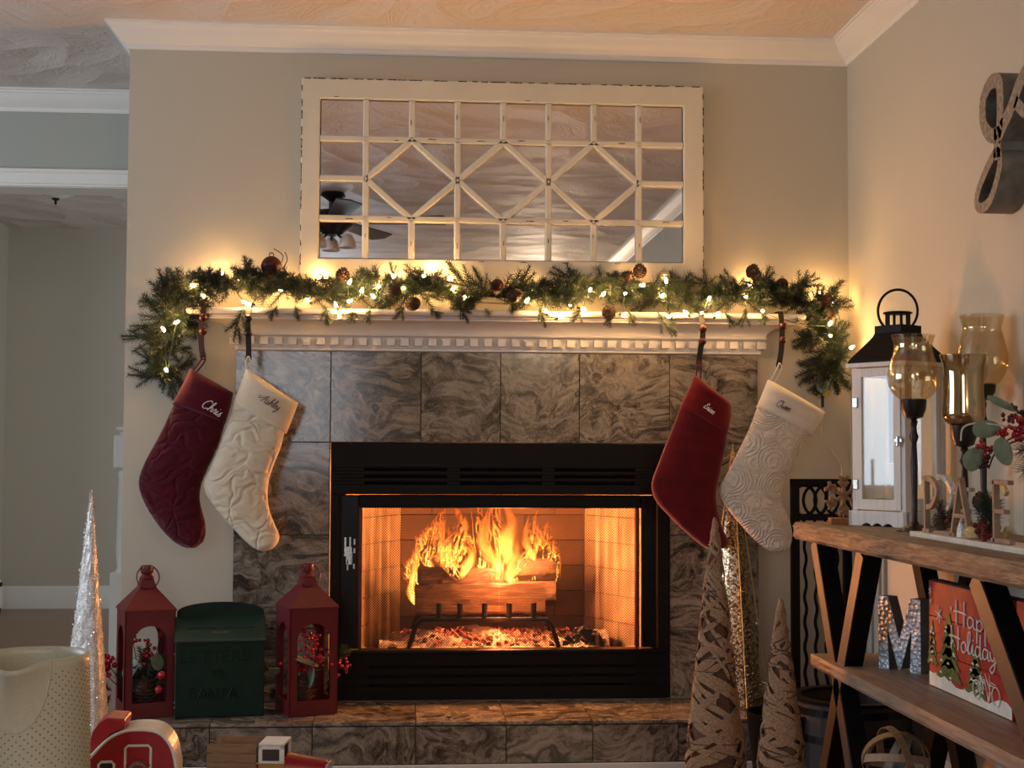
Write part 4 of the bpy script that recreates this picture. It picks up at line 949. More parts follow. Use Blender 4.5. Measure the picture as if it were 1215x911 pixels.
# ---------------------------------------------------------------- green letter box
a = at(210, 866, 2, HZ) ; 
lb = empty('letter_box', 'dark green metal letter box with embossed lettering and a mail slot on the hearth', 'letter box', (-.578, -.215, HZ), .13)
W2 = .132; D0 = -.055; D1 = .045
b = MB().prism([(-W2, D0, 0), (-W2, D1, 0), (-W2, D1, .285), (-W2, D0-.004, .232)], (2*W2, 0, 0)); b.build('box_body', M['green_metal'], lb, bevel=.003)
lid = MB().prism([(-W2-.004, D0-.012, .226), (-W2-.004, D0-.012, .234), (-W2-.004, D1, .292), (-W2-.004, D1, .286)], (2*W2+.008, 0, 0)); lid.build('sloping_lid', plain('lighter_green_lid', (.007, .036, .024), .40, 0, .15, 20), lb, bevel=.0015)  # lid in a lighter copy of the box's dark green
pts = [(-W2, D1, .20), (W2, D1, .20), (W2, D1, .305)]+[(W2*math.cos(q), D1, .305+.030*math.sin(q)) for q in [PI*i/14 for i in range(1, 14)]]+[(-W2, D1, .305)]
MB().prism(pts, (0, .006, 0)).build('arched_back', M['green_metal'], lb, bevel=.0015)
sld = Vector((0, D1-(D0-.012), .058)).normalized(); nrm = Vector((0, -sld.z, sld.y)); c = Vector((0, D0-.012, .234))+sld*.062+nrm*.0008
Rm = Matrix((Vector((1, 0, 0)), sld, nrm)).transposed()
MB().box(c, (.20, .008, .0015), Rm).build('mail_slot', M['soot'], lb); MB().box(c-sld*.026, (.05, .007, .002), Rm).build('brass_plate', plain('dull_brass', (.16, .12, .07), .4, .6), lb)
b = MB()
for s_, z_, h_, x_ in (('LETTERS', .168, .0155, -.118), ('TO', .118, .0125, -.030), ('SANTA', .055, .0165, -.092)):
    text(b, s_, (x_, D0-.0035, z_), (1, 0, 0), (0, 0, 1), h_, .0021, 0, True, 1.75 if s_ == 'LETTERS' else 1.55 if s_ == 'SANTA' else 1.3)
b.build('embossed_lettering', M['green_metal'], lb)
b = MB()
for z_ in (.03, .045, .19): b.ball((-W2-.001, D0+.01, z_), .003, 6)
b.build('rivets', M['chrome'], lb)
# ---------------------------------------------------------------- cone trees
def pyr_ring(r, z, rot, c, n=4, sub=4, rnd=.12):
    pts = []
    for k in range(n*sub):
        f = k/sub; i = int(f); u = f-i; a0 = rot+2*PI*i/n; a1 = rot+2*PI*(i+1)/n
        x = math.cos(a0)*(1-u)+math.cos(a1)*u; y = math.sin(a0)*(1-u)+math.sin(a1)*u; q = 1-rnd*(math.hypot(x, y)-.7)/.3*.8
        pts.append((c[0]+x*r*q, c[1]+y*r*q, z))
    return pts
def glitter_cone():
    c = at(103, 880, 1, -.62); c = Vector((c.x, -.62, 0)); H = at(101, 581, 1, -.62).z
    t = empty('cone_tree', 'white glittered cone tree left of the red lantern', 'cone tree', (c.x, c.y, 0)); rnd = random.Random(2)
    rings = []; n = 40
    for i in range(n+1):
        s = i/n; r = .125*(1-s)+.002; rings.append([(p[0]+rnd.uniform(-.0015, .0015), p[1]+rnd.uniform(-.0015, .0015), p[2]) for p in pyr_ring(r, H*s, -.95, (0, 0), 3, 8, .35)])
    MB().loft(rings).build('glitter_cone', M['glit_white'], t)
    b = MB()
    for k in range(1500):
        s = rnd.random()**1.3; i = min(n-1, int(s*n)); q = rnd.randrange(24); a = Vector(rings[i][q]).lerp(Vector(rings[i][(q+1) % 24]), rnd.random()); a.z = H*s; o = Vector((a.x, a.y, 0)).normalized()
        d = 1.0*.0022; a = a+o*.001; u = Vector((rnd.uniform(-1, 1), rnd.uniform(-1, 1), rnd.uniform(-1, 1))).normalized(); v = u.orthogonal().normalized()
        b.add([a+u*d, a+v*d, a-u*d, a-v*d, a+o*d], [(0, 1, 2, 3), (0, 4, 1), (1, 4, 2), (2, 4, 3), (3, 4, 0)])
    stuff(b.build('glitter_flakes', plain('silver_flake', (.9, .9, .9), .15, 1.0), t))
glitter_cone()
def twine_tree(label, px, ptip, yd, r, seed, top_h=.06):
    tip = at(px, ptip, 1, yd); H = tip.z; t = empty('twine_cone_tree', label, 'cone tree', (tip.x, yd, 0), 0, 'brown twine cone trees'); rnd = random.Random(seed)
    n = 30; rot = -1.15
    rad = lambda s: r*(1-s)**.93+.008
    MB().loft([pyr_ring(rad(i/n)*.88, H*.97*i/n, rot, (0, 0), 4, 6, .25) for i in range(n+1)]).build('inner_cone', M['dark_core'], t)
    def surf(s, a, off=0):
        rg = pyr_ring(rad(s)+off, H*.97*s, rot, (0, 0), 4, 12, .25); f = (a/(2*PI) % 1)*48; i = int(f) % 48
        return Vector(rg[i]).lerp(Vector(rg[(i+1) % 48]), f-int(f))
    # crossing burlap strips: thick on the upper part, open lattice below
    for k in range(54):
        a0 = rnd.random()*2*PI; turns = rnd.choice((-1, 1))*rnd.uniform(.7, 1.5); s0 = (k/54)*.88; s1 = min(.98, s0+rnd.uniform(.22, .38)); P = []
        N = 34
        for i in range(N+1): u = i/N; P.append((s0+(s1-s0)*u, a0+turns*2*PI*u*.8))
        vs = []; fs = []; wd = rnd.uniform(.008, .013)*(1-.40*s0)
        off = rnd.uniform(-.001, .004)
        for i, (s, a) in enumerate(P):
            p = surf(s, a, off); ww = wd*(1+.2*math.sin(i*1.3)); e = .0025
            o = Vector((p.x, p.y, 0)).normalized()
            vs += [p+Vector((0, 0, ww)), p-Vector((0, 0, ww)), p-Vector((0, 0, ww))+o*e, p+Vector((0, 0, ww))+o*e]
        for i in range(N):
            for q in range(4): fs.append((i*4+q, i*4+(q+1) % 4, i*4+4+(q+1) % 4, i*4+4+q))
        MB().add(vs, fs).build('burlap_strip', M['burlap'], t)
    b = MB()
    for k in range(16):
        a0 = rnd.random()*2*PI; s0 = rnd.random()*.85; s1 = min(1, max(0.01, s0+rnd.uniform(-.15, .25))); tn = rnd.uniform(.6, 1.6)*rnd.choice((-1, 1))
        b.tube([surf(s0+(s1-s0)*i/24, a0+tn*2*PI*i/24, .006+.003*math.sin(i)) for i in range(25)], .0013, 4)
    stuff(b.build('twine', M['twine'], t))
    P = [surf(.93, 0, -.004)*1]; P = [Vector((.002*math.sin(i*1.3), .002*math.cos(i), H*(.90+.11*i/8))) for i in range(9)]
    MB().tube(P, [.013, .0125, .0115, .011, .0105, .0095, .009, .007, .002], 8).build('wrapped_tip', M['burlap'], t)
    b = MB()
    for k in range(40): p = surf(rnd.random()*.95, rnd.random()*6.28, .006); b.ball(p, .0012, 4)
    stuff(b.build('glitter_specks', plain('speck', (.9, .85, .75), .2, .8), t))
    b = MB()
    for k in range(120):
        p = surf(rnd.random(), rnd.random()*6.28, .003); o = Vector((p.x, p.y, rnd.uniform(-.05, .05))).normalized(); b.tube([p, p+o*.008+Vector((0, 0, rnd.uniform(-.006, .006)))], .0004, 3)
    stuff(b.build('loose_fibres', M['burlap'], t))
twine_tree('taller brown burlap cone tree in front of the red velvet stocking', 848, 617, -.90, .122, 4)
twine_tree('shorter brown burlap cone tree, to the right of the tall one', 926, 712, -1.02, .105, 9)
def sequin_tree():
    yd = -.135; H = at(865, 535, 1, yd).z-HZ; x = at(870, 700, 1, yd).x; t = empty('sequin_cone_tree', 'tall champagne sequin obelisk tree standing on the hearth behind the stockings', 'cone tree', (x, yd, HZ)); rnd = random.Random(5)
    R = lambda s: .118*(1-s)+.003; rot = -1.45
    n = 24; MB().loft([pyr_ring(R(i/n)*.9, H*i/n, rot, (0, 0), 4, 4, .1) for i in range(n+1)]).build('mesh_cone', M['glit_gold'], t)
    for k in range(4):
        a = rot+k*PI/2; MB().tube([(R(s)*math.cos(a), R(s)*math.sin(a), H*s) for s in (0, .5, 1)], .0022, 5).build('frame_wire', M['gold'], t)
    MB().tube([(0, 0, H*.97), (0, 0, H*1.03)], [.005, .001], 6).build('tip', M['gold'], t)
    b = MB(); g = [pyr_ring(R(i/60), H*i/60, rot, (0, 0), 4, 8, .05) for i in range(61)]
    for k in range(1600):
        i = int(60*rnd.random()**1.4); q = rnd.randrange(32); a = Vector(g[i][q]).lerp(Vector(g[i][(q+1) % 32]), rnd.random()); o = Vector((a.x, a.y, 0)).normalized(); a += o*.001
        u = (Vector((0, 0, 1))+Vector((rnd.uniform(-1, 1), rnd.uniform(-1, 1), rnd.uniform(-1, 1)))).normalized(); v = o.cross(u).normalized(); d = rnd.uniform(.0015, .0028)
        b.add([a+u*d, a+v*d, a-u*d, a-v*d, a+o*.0008], [(0, 1, 2, 3), (0, 4, 1), (1, 4, 2), (2, 4, 3), (3, 4, 0)])
    stuff(b.build('sequins', plain('sequin', (.80, .66, .46), .22, 1.0, .3, 300), t))
sequin_tree()

# ---------------------------------------------------------------- coffee table in the foreground (top below the frame)
TZ = .425
ct = empty('coffee_table', 'low wooden coffee table under the pitcher and toys, below the bottom of the frame', 'table', (-.38, -2.45, 0))
for i in range(4): part(MB().bb(-.98, .22, -2.75+.15*i, -2.75+.15*i+.147, TZ-.035, TZ), 'plank', M['shelf_wood'], ct, bevel=.003)
part(MB().bb(-.92, .16, -2.70, -2.20, TZ-.095, TZ-.0355), 'apron', M['shelf_wood'], ct)
for x in (-.93, .17):
    for y in (-2.70, -2.20): part(MB().bb(x-.03, x+.03, y-.03, y+.03, 0, TZ-.036), 'leg', M['shelf_wood'], ct, bevel=.004)
# pitcher
py_ = -2.62; pcx = at(38, 850, 1, py_).x; rim = at(40, 775, 1, py_).z; PH = rim-TZ
pit = empty('pitcher', 'cream ceramic pitcher with dimpled chevron dots and a pouring spout', 'pitcher', (pcx, py_, TZ))
pr = .0775
def prof(z): s = z/PH; return pr*(1.02-.02*s+.015*math.sin(PI*s)-.055*s)
N = 64; rows = 26
def pit_pt(a, z, r):
    # spout pulled out towards the camera-left
    sa = -PI/2-.04; d = (a-sa+PI) % (2*PI)-PI; s = z/PH; k = math.exp(-(d/.34)**2)*max(0, (s-.66)/.34)**2.2
    dip = math.exp(-(d/.30)**2)*max(0, (s-.8)/.2)*.009; lift = 0
    return Vector(((r+k*.032)*math.cos(a), (r+k*.032)*math.sin(a), z-dip))
rings = [[pit_pt(2*PI*k/N, PH*i/rows, prof(PH*i/rows) if i else prof(0)*.93) for k in range(N)] for i in range(rows+1)]
inner = [[pit_pt(2*PI*k/N, PH*i/rows, prof(PH*i/rows)-.0045) for k in range(N)] for i in range(rows, 3, -1)]
MB().loft(rings+inner).build('pitcher_body', M['ceramic'], pit, smooth=True)
b = MB()
def onpit(a, z, off): p = pit_pt(a, z, prof(z)+off); return p
sa = -PI/2-.04
for k in range(96):
    a = 2*PI*k/96; tt = abs((k % 24)-12)
    for m_ in range(-6, 30):
        z = m_*.0120+tt*.0046
        if not .004 < z < PH*.94: continue
        dd = (a-sa+PI) % (2*PI)-PI
        if (dd/.62)**2+((z-PH)/(PH*.36))**2 < 1: continue
        b.ball(onpit(a, z, .0001), .0012, 5)
stuff(b.build('dimple_dots', M['ceramic_dot'], pit))
rr = [onpit(sa+.60*math.sin(q), PH-PH*.35*math.cos(q), .0003) for q in [(-PI/2+PI*i/20) for i in range(21)]]
MB().tube(rr, .0014, 5).build('spout_seam', M['ceramic'], pit, smooth=True)
hd_ = cat_rom([Vector((0, prof(PH*.85)-.003, PH*.85)), Vector((0, .125, PH*.86)), Vector((0, .14, PH*.6)), Vector((0, .115, PH*.35)), Vector((0, prof(PH*.28)-.003, PH*.28))], 6)
MB().tube(hd_, .009, 10).build('handle', M['ceramic'], pit, smooth=True)
# camper toy
cy = -2.34; cL = at(95, 900, 1, cy-.04).x; cR = at(208, 900, 1, cy-.04).x; ctop = at(170, 866, 1, cy-.045).z-TZ
cam_t = empty('toy_camper', 'red and white toy caravan with a wreath on its door', 'toy', ((cL+cR)/2, cy, TZ), .05)
W = (cR-cL)/2; Hc = ctop; D = .045
prf = [(-W, .018), (W, .018), (W*1.0, Hc*.45), (W*.93, Hc*.68), (W*.80, Hc*.85), (W*.58, Hc*.965), (W*.25, Hc*1.0), (-W*.10, Hc*.985), (-W*.40, Hc*.90), (-W*.68, Hc*.74), (-W*.88, Hc*.58), (-W*1.0, Hc*.42)]
full = [Vector((p[0], 0, p[1])) for p in prf[:2]]+cat_rom([Vector((x, 0, z)) for x, z in prf[2:]], 3)
MB().prism([p+Vector((0, -D, 0)) for p in full], (0, .002, 0)).build('red_side', M['toy_red'], cam_t)
MB().prism([p+Vector((0, -D+.002, 0)) for p in full], (0, 2*D-.004, 0)).build('shell', M['toy_white'], cam_t, bevel=.001)
ed = [p+Vector((0, -D-.0005, 0)) for p in full[2:]]; MB().tube(ed, .0024, 6).build('white_trim', M['toy_white'], cam_t, smooth=True)
MB().bb(-W+.001, W-.001, -D-.001, -D+.001, .018, Hc*.36).build('ochre_band', M['toy_gold'], cam_t); MB().bb(-W, W, -D-.002, -D, Hc*.36, Hc*.395).build('white_trim', M['toy_white'], cam_t)
# roof luggage pod
pd = [Vector((x*W, 0, z*Hc)) for x, z in [(-.88, .62), (-.86, .80), (-.80, .97), (-.68, 1.08), (-.50, 1.14), (-.12, 1.12), (-.12, 1.0), (-.40, .93), (-.68, .77)]]
MB().prism([p+Vector((0, -D+.014, 0)) for p in pd], (0, D*1.9-.014, 0)).build('roof_pod', plain('pink_red_enamel', (.40, .018, .03), .4), cam_t, bevel=.003)
def rframe(x0, x1, z0, z1, y, r, mat, nm):
    P = [(x0, y, z0), (x1, y, z0), (x1, y, z1-.004), (x1-.004, y, z1), (x0+.004, y, z1), (x0, y, z1-.004)]; MB().tube(P, r, 6, closed=True).build(nm, mat, cam_t, smooth=True)
MB().bb(-W*.62, -W*.30, -D-.0015, -D, Hc*.32, Hc*.60).build('window', plain('dark_toy_window', (.03, .03, .03), .2), cam_t); rframe(-W*.62, -W*.30, Hc*.32, Hc*.60, -D-.0015, .0022, M['toy_white'], 'window_frame')
MB().bb(-W*.07, W*.46, -D-.0015, -D, .022, Hc*.78).build('door', M['toy_red'], cam_t); rframe(-W*.07, W*.46, .022, Hc*.80, -D-.0015, .0022, M['toy_white'], 'door_frame')
cx_, cz_ = W*.20, Hc*.47; b = MB(); rnd = random.Random(4)
for i in range(26):
    a = 2*PI*i/26; b.ball((cx_+.0125*math.cos(a), -D-.004, cz_+.0125*math.sin(a)), .0036*rnd.uniform(.7, 1.1), 5)
b.build('wreath', plain('silvery_wreath', (.20, .20, .18), .5, .2, .6, 300), cam_t); b = MB()
for i in range(7): a = .5+2.1*i/6; b.ball((cx_+.019*math.cos(a), -D-.004, cz_+.019*math.sin(a)), .002, 6)
b.build('wreath_berries', M['berry'], cam_t)
MB().lathe([(.004, 0), (.008, .003), (.008, .012), (.005, .015)], (W+.012, -.01, .025), 12).build('propane_tank', plain('copper', (.35, .13, .07), .35, .6), cam_t, smooth=True); MB().bb(W-.002, W+.02, -.014, -.006, .018, .026).build('tow_bar', M['chrome'], cam_t)
for x in (-W*.45, W*.60): MB().lathe([(.014, -.003), (.014, .003)], (0, 0, 0), 16).build('wheel', M['soot'], cam_t, loc=(x, -D+.006, .014)).rotation_euler = (PI/2, 0, 0)
# truck toy
ty = -2.28; tr = empty('toy_truck', 'vintage red toy pickup with a white cab roof and wooden stake sides', 'toy', (at(320, 905, 1, ty).x, ty, TZ), -.10)
xz = lambda px, py: at(px, py, 1, ty-.03)-Vector(tr.location)
q = xz(310, 905); x_cab0, x_cab1 = xz(309, 880).x, xz(340, 880).x; zc0, zc1 = xz(320, 905).z, xz(320, 883).z
MB().bb(x_cab0, x_cab1, -.030, .030, .025, zc0).build('cab_lower', M['toy_gold'], tr, bevel=.002)
b = MB(); b.bb(x_cab0, x_cab1, -.031, .031, zc1-.003, zc1+.001)
for x in (x_cab0+.002, x_cab1-.002):
    for y in (-.029, .029): b.bb(x-.002, x+.002, y-.0015, y+.0015, zc0, zc1)
b.bb(x_cab0, x_cab1, -.031, -.028, zc1-.008, zc1).bb(x_cab0, x_cab1, -.031, -.028, zc0-.001, zc0+.003).bb(x_cab0, x_cab1, .028, .031, zc1-.008, zc1).bb(x_cab0, x_cab0+.006, -.031, -.028, zc0, zc1).bb(x_cab1-.008, x_cab1, -.031, -.028, zc0, zc1)
b.build('cab', M['toy_white'], tr, bevel=.001)
MB().bb(x_cab0+.006, x_cab1-.008, -.029, -.0285, zc0+.003, zc1-.008).build('window_glass', plain('dark_glass', (.05, .03, .025), .15), tr)
MB().bb(x_cab0+.004, x_cab1-.004, .02, .0205, zc0, zc1-.004).build('window_glass', bpy.data.materials['dark_glass'], tr)
xh1 = xz(389, 900).x; rings = []
for i in range(9):
    s = i/8; x = x_cab1+(xh1-x_cab1)*s; r = .029*(1-.28*s); zt = zc0+.012*(1-s)-.001
    rings.append([(x, r*math.cos(a), .026+(zt-.026)*max(0, math.sin(a))**.6) for a in [PI*j/12 for j in range(13)]]+[(x, -r, .026), (x, r, .026)])
MB().loft(rings).build('hood', M['toy_red'], tr, smooth='auto')
MB().bb(xh1-.001, xh1+.003, -.020, .020, .026, zc0-.004).build('grille', M['chrome'], tr)
for y in (-.024, .024): MB().ball((xh1+.001, y, zc0-.012), .005, 8).build('headlight', M['chrome'], tr)
x_b0 = xz(247, 900).x; MB().bb(x_b0, xh1-.004, -.028, .028, .018, .027).build('chassis', M['toy_red'], tr)
MB().bb(x_b0, x_cab0-.002, -.034, .034, .027, .034).build('truck_bed', M['toy_red'], tr)
zs_ = [xz(270, py).z for py in (911, 904, 903, 893)]
for y in (-.033, .033):
    for k in range(3):
        z = .036+k*.0148 if y < 0 else .036+k*.0148
        MB().bb(x_b0, x_cab0-.003, y-.0015, y+.0015, z, z+.013).build('stake_board', M['toy_wood'], tr)
    for x in (x_b0+.006, (x_b0+x_cab0)/2, x_cab0-.009): MB().bb(x-.003, x+.003, y-.003 if y > 0 else y+.0016, y-.0016 if y > 0 else y+.003, .030, .079).build('stake', M['toy_wood'], tr)
for x in (x_b0+.03, x_cab1+.02):
    for y in (-.030, .030): MB().lathe([(.013, -.004), (.015, -.002), (.015, .002), (.013, .004)], (0, 0, 0), 18).build('wheel', M['soot'], tr, loc=(x, y, .015)).rotation_euler = (PI/2, 0, 0)

# ---------------------------------------------------------------- console table on the right
TX0, TX1, TY0, TY1, TT = 1.075, XR-.012, -2.9, -.70, .780
tb = empty('console_table', 'rustic thick-plank console table with black crossed metal legs and a lower shelf', 'table', ((TX0+TX1)/2, (TY0+TY1)/2, 0))
def slab(x0, x1, y0, y1, z0, z1, live, nm, mat):
    rnd = random.Random(8); n = 60; rings = []
    for i in range(n+1):
        y = y0+(y1-y0)*i/n; w_ = live*(.5*math.sin(y*17)+.5*math.sin(y*43+1)+rnd.uniform(-.6, .6)); w2 = live*(.6*math.sin(y*23+2)+rnd.uniform(-.5, .5))
        rings.append([(x0+live+w_*.4, y, z1), (x0+w2*.5, y, z1-.010+w2*.3), (x0+w_*.5, y, (z0+z1)/2), (x0+w2*.4, y, z0+.008), (x0+.004+live*.3, y, z0), (x1, y, z0), (x1, y, z1)])
    return part(MB().loft(rings), nm, mat, tb)
slab(TX0, TX1, TY0, TY1, TT-.047, TT, .005, 'table_top', M['rustic'])
slab(TX0+.0, TX1-.01, TY0+.05, -.865, .402, .436, .001, 'lower_shelf', M['shelf_wood'])
leg_m = M['black_metal']
def xleg(x, ya, yb, nm='crossed_leg'):
    for a, c in ((ya, yb), (yb, ya)):
        # steel flat bars, wide face towards the ends of the table
        A = Vector((x, a, TT-.048)); C = Vector((x, c, .004)); o = part(MB().bar(A, C, .046, .052, (0, 1, 0)), nm, leg_m, tb, bevel=.001)
        if x < 1.2:
            s_ = Vector((-.0245, 0, 0)); q = part(MB().bar(A+s_, C+s_, .003, .050, (0, 1, 0)), 'leg_face', M['leg_face'], tb); q['label'] = 'brown front face of the leg'
for ya, yb in ((-.83, -1.23), (-1.92, -2.60)):
    for x in (TX0+.045, TX1-.06): xleg(x, ya, yb)
for y in (-.86, -1.27, -1.96, -2.56): part(MB().bb(TX0+.02, TX1-.04, y-.012, y+.012, TT-.052, TT-.0475), 'mounting_plate', leg_m, tb)
# white lantern
N0 = Vector((1.287, -1.02, TT)); LS = .190; phi = math.radians(57)
# local frame: +x along the front face to the right, +y back
rz = -phi; dx_ = Vector((math.cos(rz), math.sin(rz), 0)); dy_ = Vector((-math.sin(rz), math.cos(rz), 0))
ctr = N0-dx_*LS/2+dy_*LS/2
wl = empty('lantern', 'tall white wooden lantern with black metal roof and glass door on console table', 'lantern', tuple(ctr), rz)
h = LS/2; e = .010
bs = [(-h, 0), (-h*.55, 0)]+[(-h*.55+h*1.1*i/24, .008*abs(math.sin(i*PI/8))) for i in range(25)]+[(h*.55, 0), (h, 0), (h, .040), (-h, .040)]
for k in range(4):
    R = Matrix.Rotation(k*PI/2, 3, 'Z'); MB().prism([R @ Vector((x, -h, z)) for x, z in bs], R @ Vector((0, .012, 0))).build('base_board', M['white_wood'], wl, bevel=.001)
MB().bb(-h+.012, h-.012, -h+.012, h-.012, .030, .040).build('floor_board', M['white_wood'], wl)
HB = .425; hp = h-.008
for x in (-1, 1):
    for y in (-1, 1): MB().box((x*(hp-.009), y*(hp-.009), (.04+HB)/2), (.018, .018, HB-.04)).build('corner_post', M['white_wood'], wl, bevel=.001)
MB().bb(-h-.004, h+.004, -h-.004, h+.004, HB, HB+.012).build('top_board', M['white_wood'], wl, bevel=.002)
iz = (.043, HB-.003)
for k in range(4):
    R = Matrix.Rotation(k*PI/2, 3, 'Z'); x1_ = hp-.019; rc = lambda a, z0, z1: [R @ Vector(p) for p in ((-a, -hp-(.004 if k == 0 else -.004), z0), (a, -hp-(.004 if k == 0 else -.004), z0), (a, -hp-(.004 if k == 0 else -.004), z1), (-a, -hp-(.004 if k == 0 else -.004), z1))]
    o = MB().bridge(rc(x1_+(.006 if k == 0 else 0), *iz), rc(x1_-.016, iz[0]+.028, iz[1]-.022), R @ Vector((0, .010, 0))).build('door' if k == 0 else 'side_frame', M['white_wood'], wl, bevel=.001)
    MB().prism(rc(x1_-.016, iz[0]+.028, iz[1]-.022), R @ Vector((0, .002, 0))).build('glass_pane', M['pane'], wl).location = R @ Vector((0, .004, 0))
    if k == 0:
        for z in (.11, .33): MB().bb(-hp+.006, -hp+.024, -hp-.008, -hp-.004, z-.014, z+.014).build('hinge', M['chrome'], o, bevel=.002)
        MB().bb(hp-.030, hp-.004, -hp-.009, -hp-.004, .222, .234).bb(hp-.020, hp-.013, -hp-.014, -hp-.008, .212, .240).build('latch', M['chrome'], o, bevel=.002)
b = MB(); prf2 = [(h*1.0, .012), (h*.98, .020), (h*.88, .034), (h*.72, .054), (h*.60, .070), (h*.50, .084), (h*.46, .094), (h*.46, .114), (.002, .114)]
b.loft([[(-r, -r, HB+z), (r, -r, HB+z), (r, r, HB+z), (-r, r, HB+z)] for r, z in prf2]).build('metal_roof', M['black_metal'], wl)
b = MB()
for i in range(10): a = 2*PI*i/10; b.tube([(.030*math.cos(a), .030*math.sin(a), HB+.112), (.030*math.cos(a), .030*math.sin(a), HB+.148)], .0032, 6)
b.lathe([(.024, 0), (.026, .036)], (0, 0, HB+.112), 4, True) if False else None
b.lathe([(.036, HB+.146), (.040, HB+.149), (.036, HB+.152), (.001, HB+.154)], n=20).build('vent_crown', M['black_metal'], wl, smooth='auto')
hr = .052; MB().tube([(hr*math.sin(a)*math.cos(.7), hr*math.sin(a)*math.sin(.7), HB+.155-hr*1.12*math.cos(a)) for a in [-2.6+.0+5.2*i/30+PI for i in range(31)]], .0036, 8).build('ring_handle', M['black_metal'], wl, smooth=True)
cn = empty('candle', 'cream pillar candle inside the white lantern', 'candle', tuple(ctr+Vector((0, 0, .0405))))
MB().lathe([(.034, 0), (.036, .003), (.036, .125), (.032, .128), (.004, .124)], n=24).build('wax', plain('cream_wax', (.72, .62, .45), .45), cn, smooth='auto'); MB().tube([(0, 0, .120), (.001, 0, .134)], .001, 5).build('wick', M['soot'], cn)
# hurricane candle holders
def hurricane(label, x, y, zc, zg, zt, gprof, mat, baser=.045, cup=.017):
    t = empty('candle_holder', label, 'candle holder', (x, y, TT), 0, 'black candle holders with glass shades'); c = zc-TT; g = zg-TT
    MB().lathe([(baser, 0), (baser, .003), (baser*.7, .010), (baser*.25, .018), (.007, .026), (.0075, c*.35), (.009, c*.6), (.0065, c*.78), (.012, c*.84), (.008, c*.88), (.007, c*.93), (.010, c*.97), (.006, c)], n=24).build('stem', M['bronze'], t, smooth='auto')
    MB().lathe([(.008, c-.002), (cup*1.35, c+.004), (cup*1.5, c+.012), (cup*1.75, (g+c)/2), (cup*1.9, g+.002), (cup*1.6, g+.004), (.002, g+.004)], n=24).build('cup', M['bronze'], t, smooth='auto')
    H = zt-zg; pts = cat_rom([Vector((r, 0, g+.001+H*s)) for s, r in gprof], 6)
    out = [(p.x, p.z) for p in pts]; inn = [(max(.001, p.x-.0022), p.z) for p in reversed(pts)]
    MB().lathe(out+inn, n=40, cap=False).build('glass_shade', mat, t, smooth=True)
    return t
hurricane('front candle holder with tulip-shaped amber glass, standing before the white lantern', 1.250, -1.18, 1.060, 1.105, 1.268, [(0, .018), (.04, .040), (.18, .058), (.36, .0635), (.55, .058), (.70, .050), (.84, .0475), (.92, .050), (1, .054)], M['amber'])
hurricane('middle candle holder with a straight-sided golden mirrored glass', 1.302, -1.37, .990, 1.038, 1.206, [(0, .018), (.03, .036), (.10, .046), (.20, .0485), (.45, .0465), (.7, .047), (.87, .050), (1, .056)], M['mercury'], .04)
hurricane('rear candle holder with a tall flared amber glass, highest on the table', 1.394, -1.26, 1.105, 1.140, 1.312, [(0, .018), (.04, .040), (.18, .056), (.36, .0610), (.55, .057), (.70, .050), (.80, .0465), (.86, .048), (1, .053)], M['amber'], .04)
# snowflake ornament on a wooden block
sc = at(1003, 588, 1, -.83); sn = empty('snowflake_ornament', 'wooden snowflake ornament standing on a small block left of the white lantern', 'ornament', (at(1001, 590, 1, -.83).x, -.83, TT)); zc = sc.z-TT; b = MB()
for k in range(6):
    a = k*PI/3+PI/6; d = Vector((math.cos(a), 0, math.sin(a))); s_ = Vector((-math.sin(a), 0, math.cos(a))); c = Vector((0, 0, zc)); R = .052
    b.bar(c, c+d*R, .010, .009, (0, 1, 0))
    for f in (.45, .75):
        for sg in (-1, 1): b.bar(c+d*R*f, c+d*R*(f+.30)+s_*sg*R*.26, .009, .009, (0, 1, 0))
b.build('snowflake', M['toy_wood'], sn, bevel=.002)
MB().bb(-.040, .040, -.016, .016, 0, .018).build('block', plain('orange_wood', (.30, .12, .045), .5), sn, bevel=.002); MB().tube([(0, 0, .016), (0, 0, zc-.04)], .003, 6).build('peg', M['toy_wood'], sn)

# ---------------------------------------------------------------- word sign on the table
pcs = empty('word_sign', 'freestanding cut-out wooden letter sign on a white base with pinecones and greenery', 'sign', (1.20, -1.75, TT))
SX = 1.188
part(MB().bb(SX-.022, SX+.058, -2.18, -1.375, TT, TT+.012), 'white_base', plain('white_base_paint', (.66, .63, .55), .5), pcs, bevel=.002)
def serif(mb, ch, y0, x, zz, h, w_, st=.013, th=.009):
    """block letters read along -y, facing -x"""
    P = lambda u, v: Vector((x, y0-u*w_, zz+v*h))
    L = {'P': [((.15, 0), (.15, 1))], 'E': [((.15, 0), (.15, 1)), ((.0, .04), (.95, .04)), ((0, .96), (.9, .96)), ((.15, .5), (.7, .5))], 'A': [((.0, 0), (.45, 1)), ((.45, 1), (.95, 0)), ((.2, .36), (.75, .36)), ((-.1, .03), (.18, .03)), ((.78, .03), (1.08, .03))], 'C': []}[ch]
    for a, c in L: mb.bar(P(*a), P(*c), st, th, (1, 0, 0)) if False else mb.bar(P(*a), P(*c), th, st, (1, 0, 0))
    if ch == 'P':
        mb.bar(P(-.05, .03), P(.38, .03), th, st*.8, (1, 0, 0)); mb.bar(P(-.05, .97), P(.3, .97), th, st*.8, (1, 0, 0)); arc = [(.15, .97), (.55, .93), (.85, .75), (.55, .50), (.15, .45)]
        mb_arc(mb, [P(*q) for q in arc], st, th)
    if ch == 'C': mb_arc(mb, [P(*q) for q in [(.9, .8), (.55, .98), (.15, .75), (.05, .5), (.15, .2), (.55, .02), (.95, .22)]], st, th)
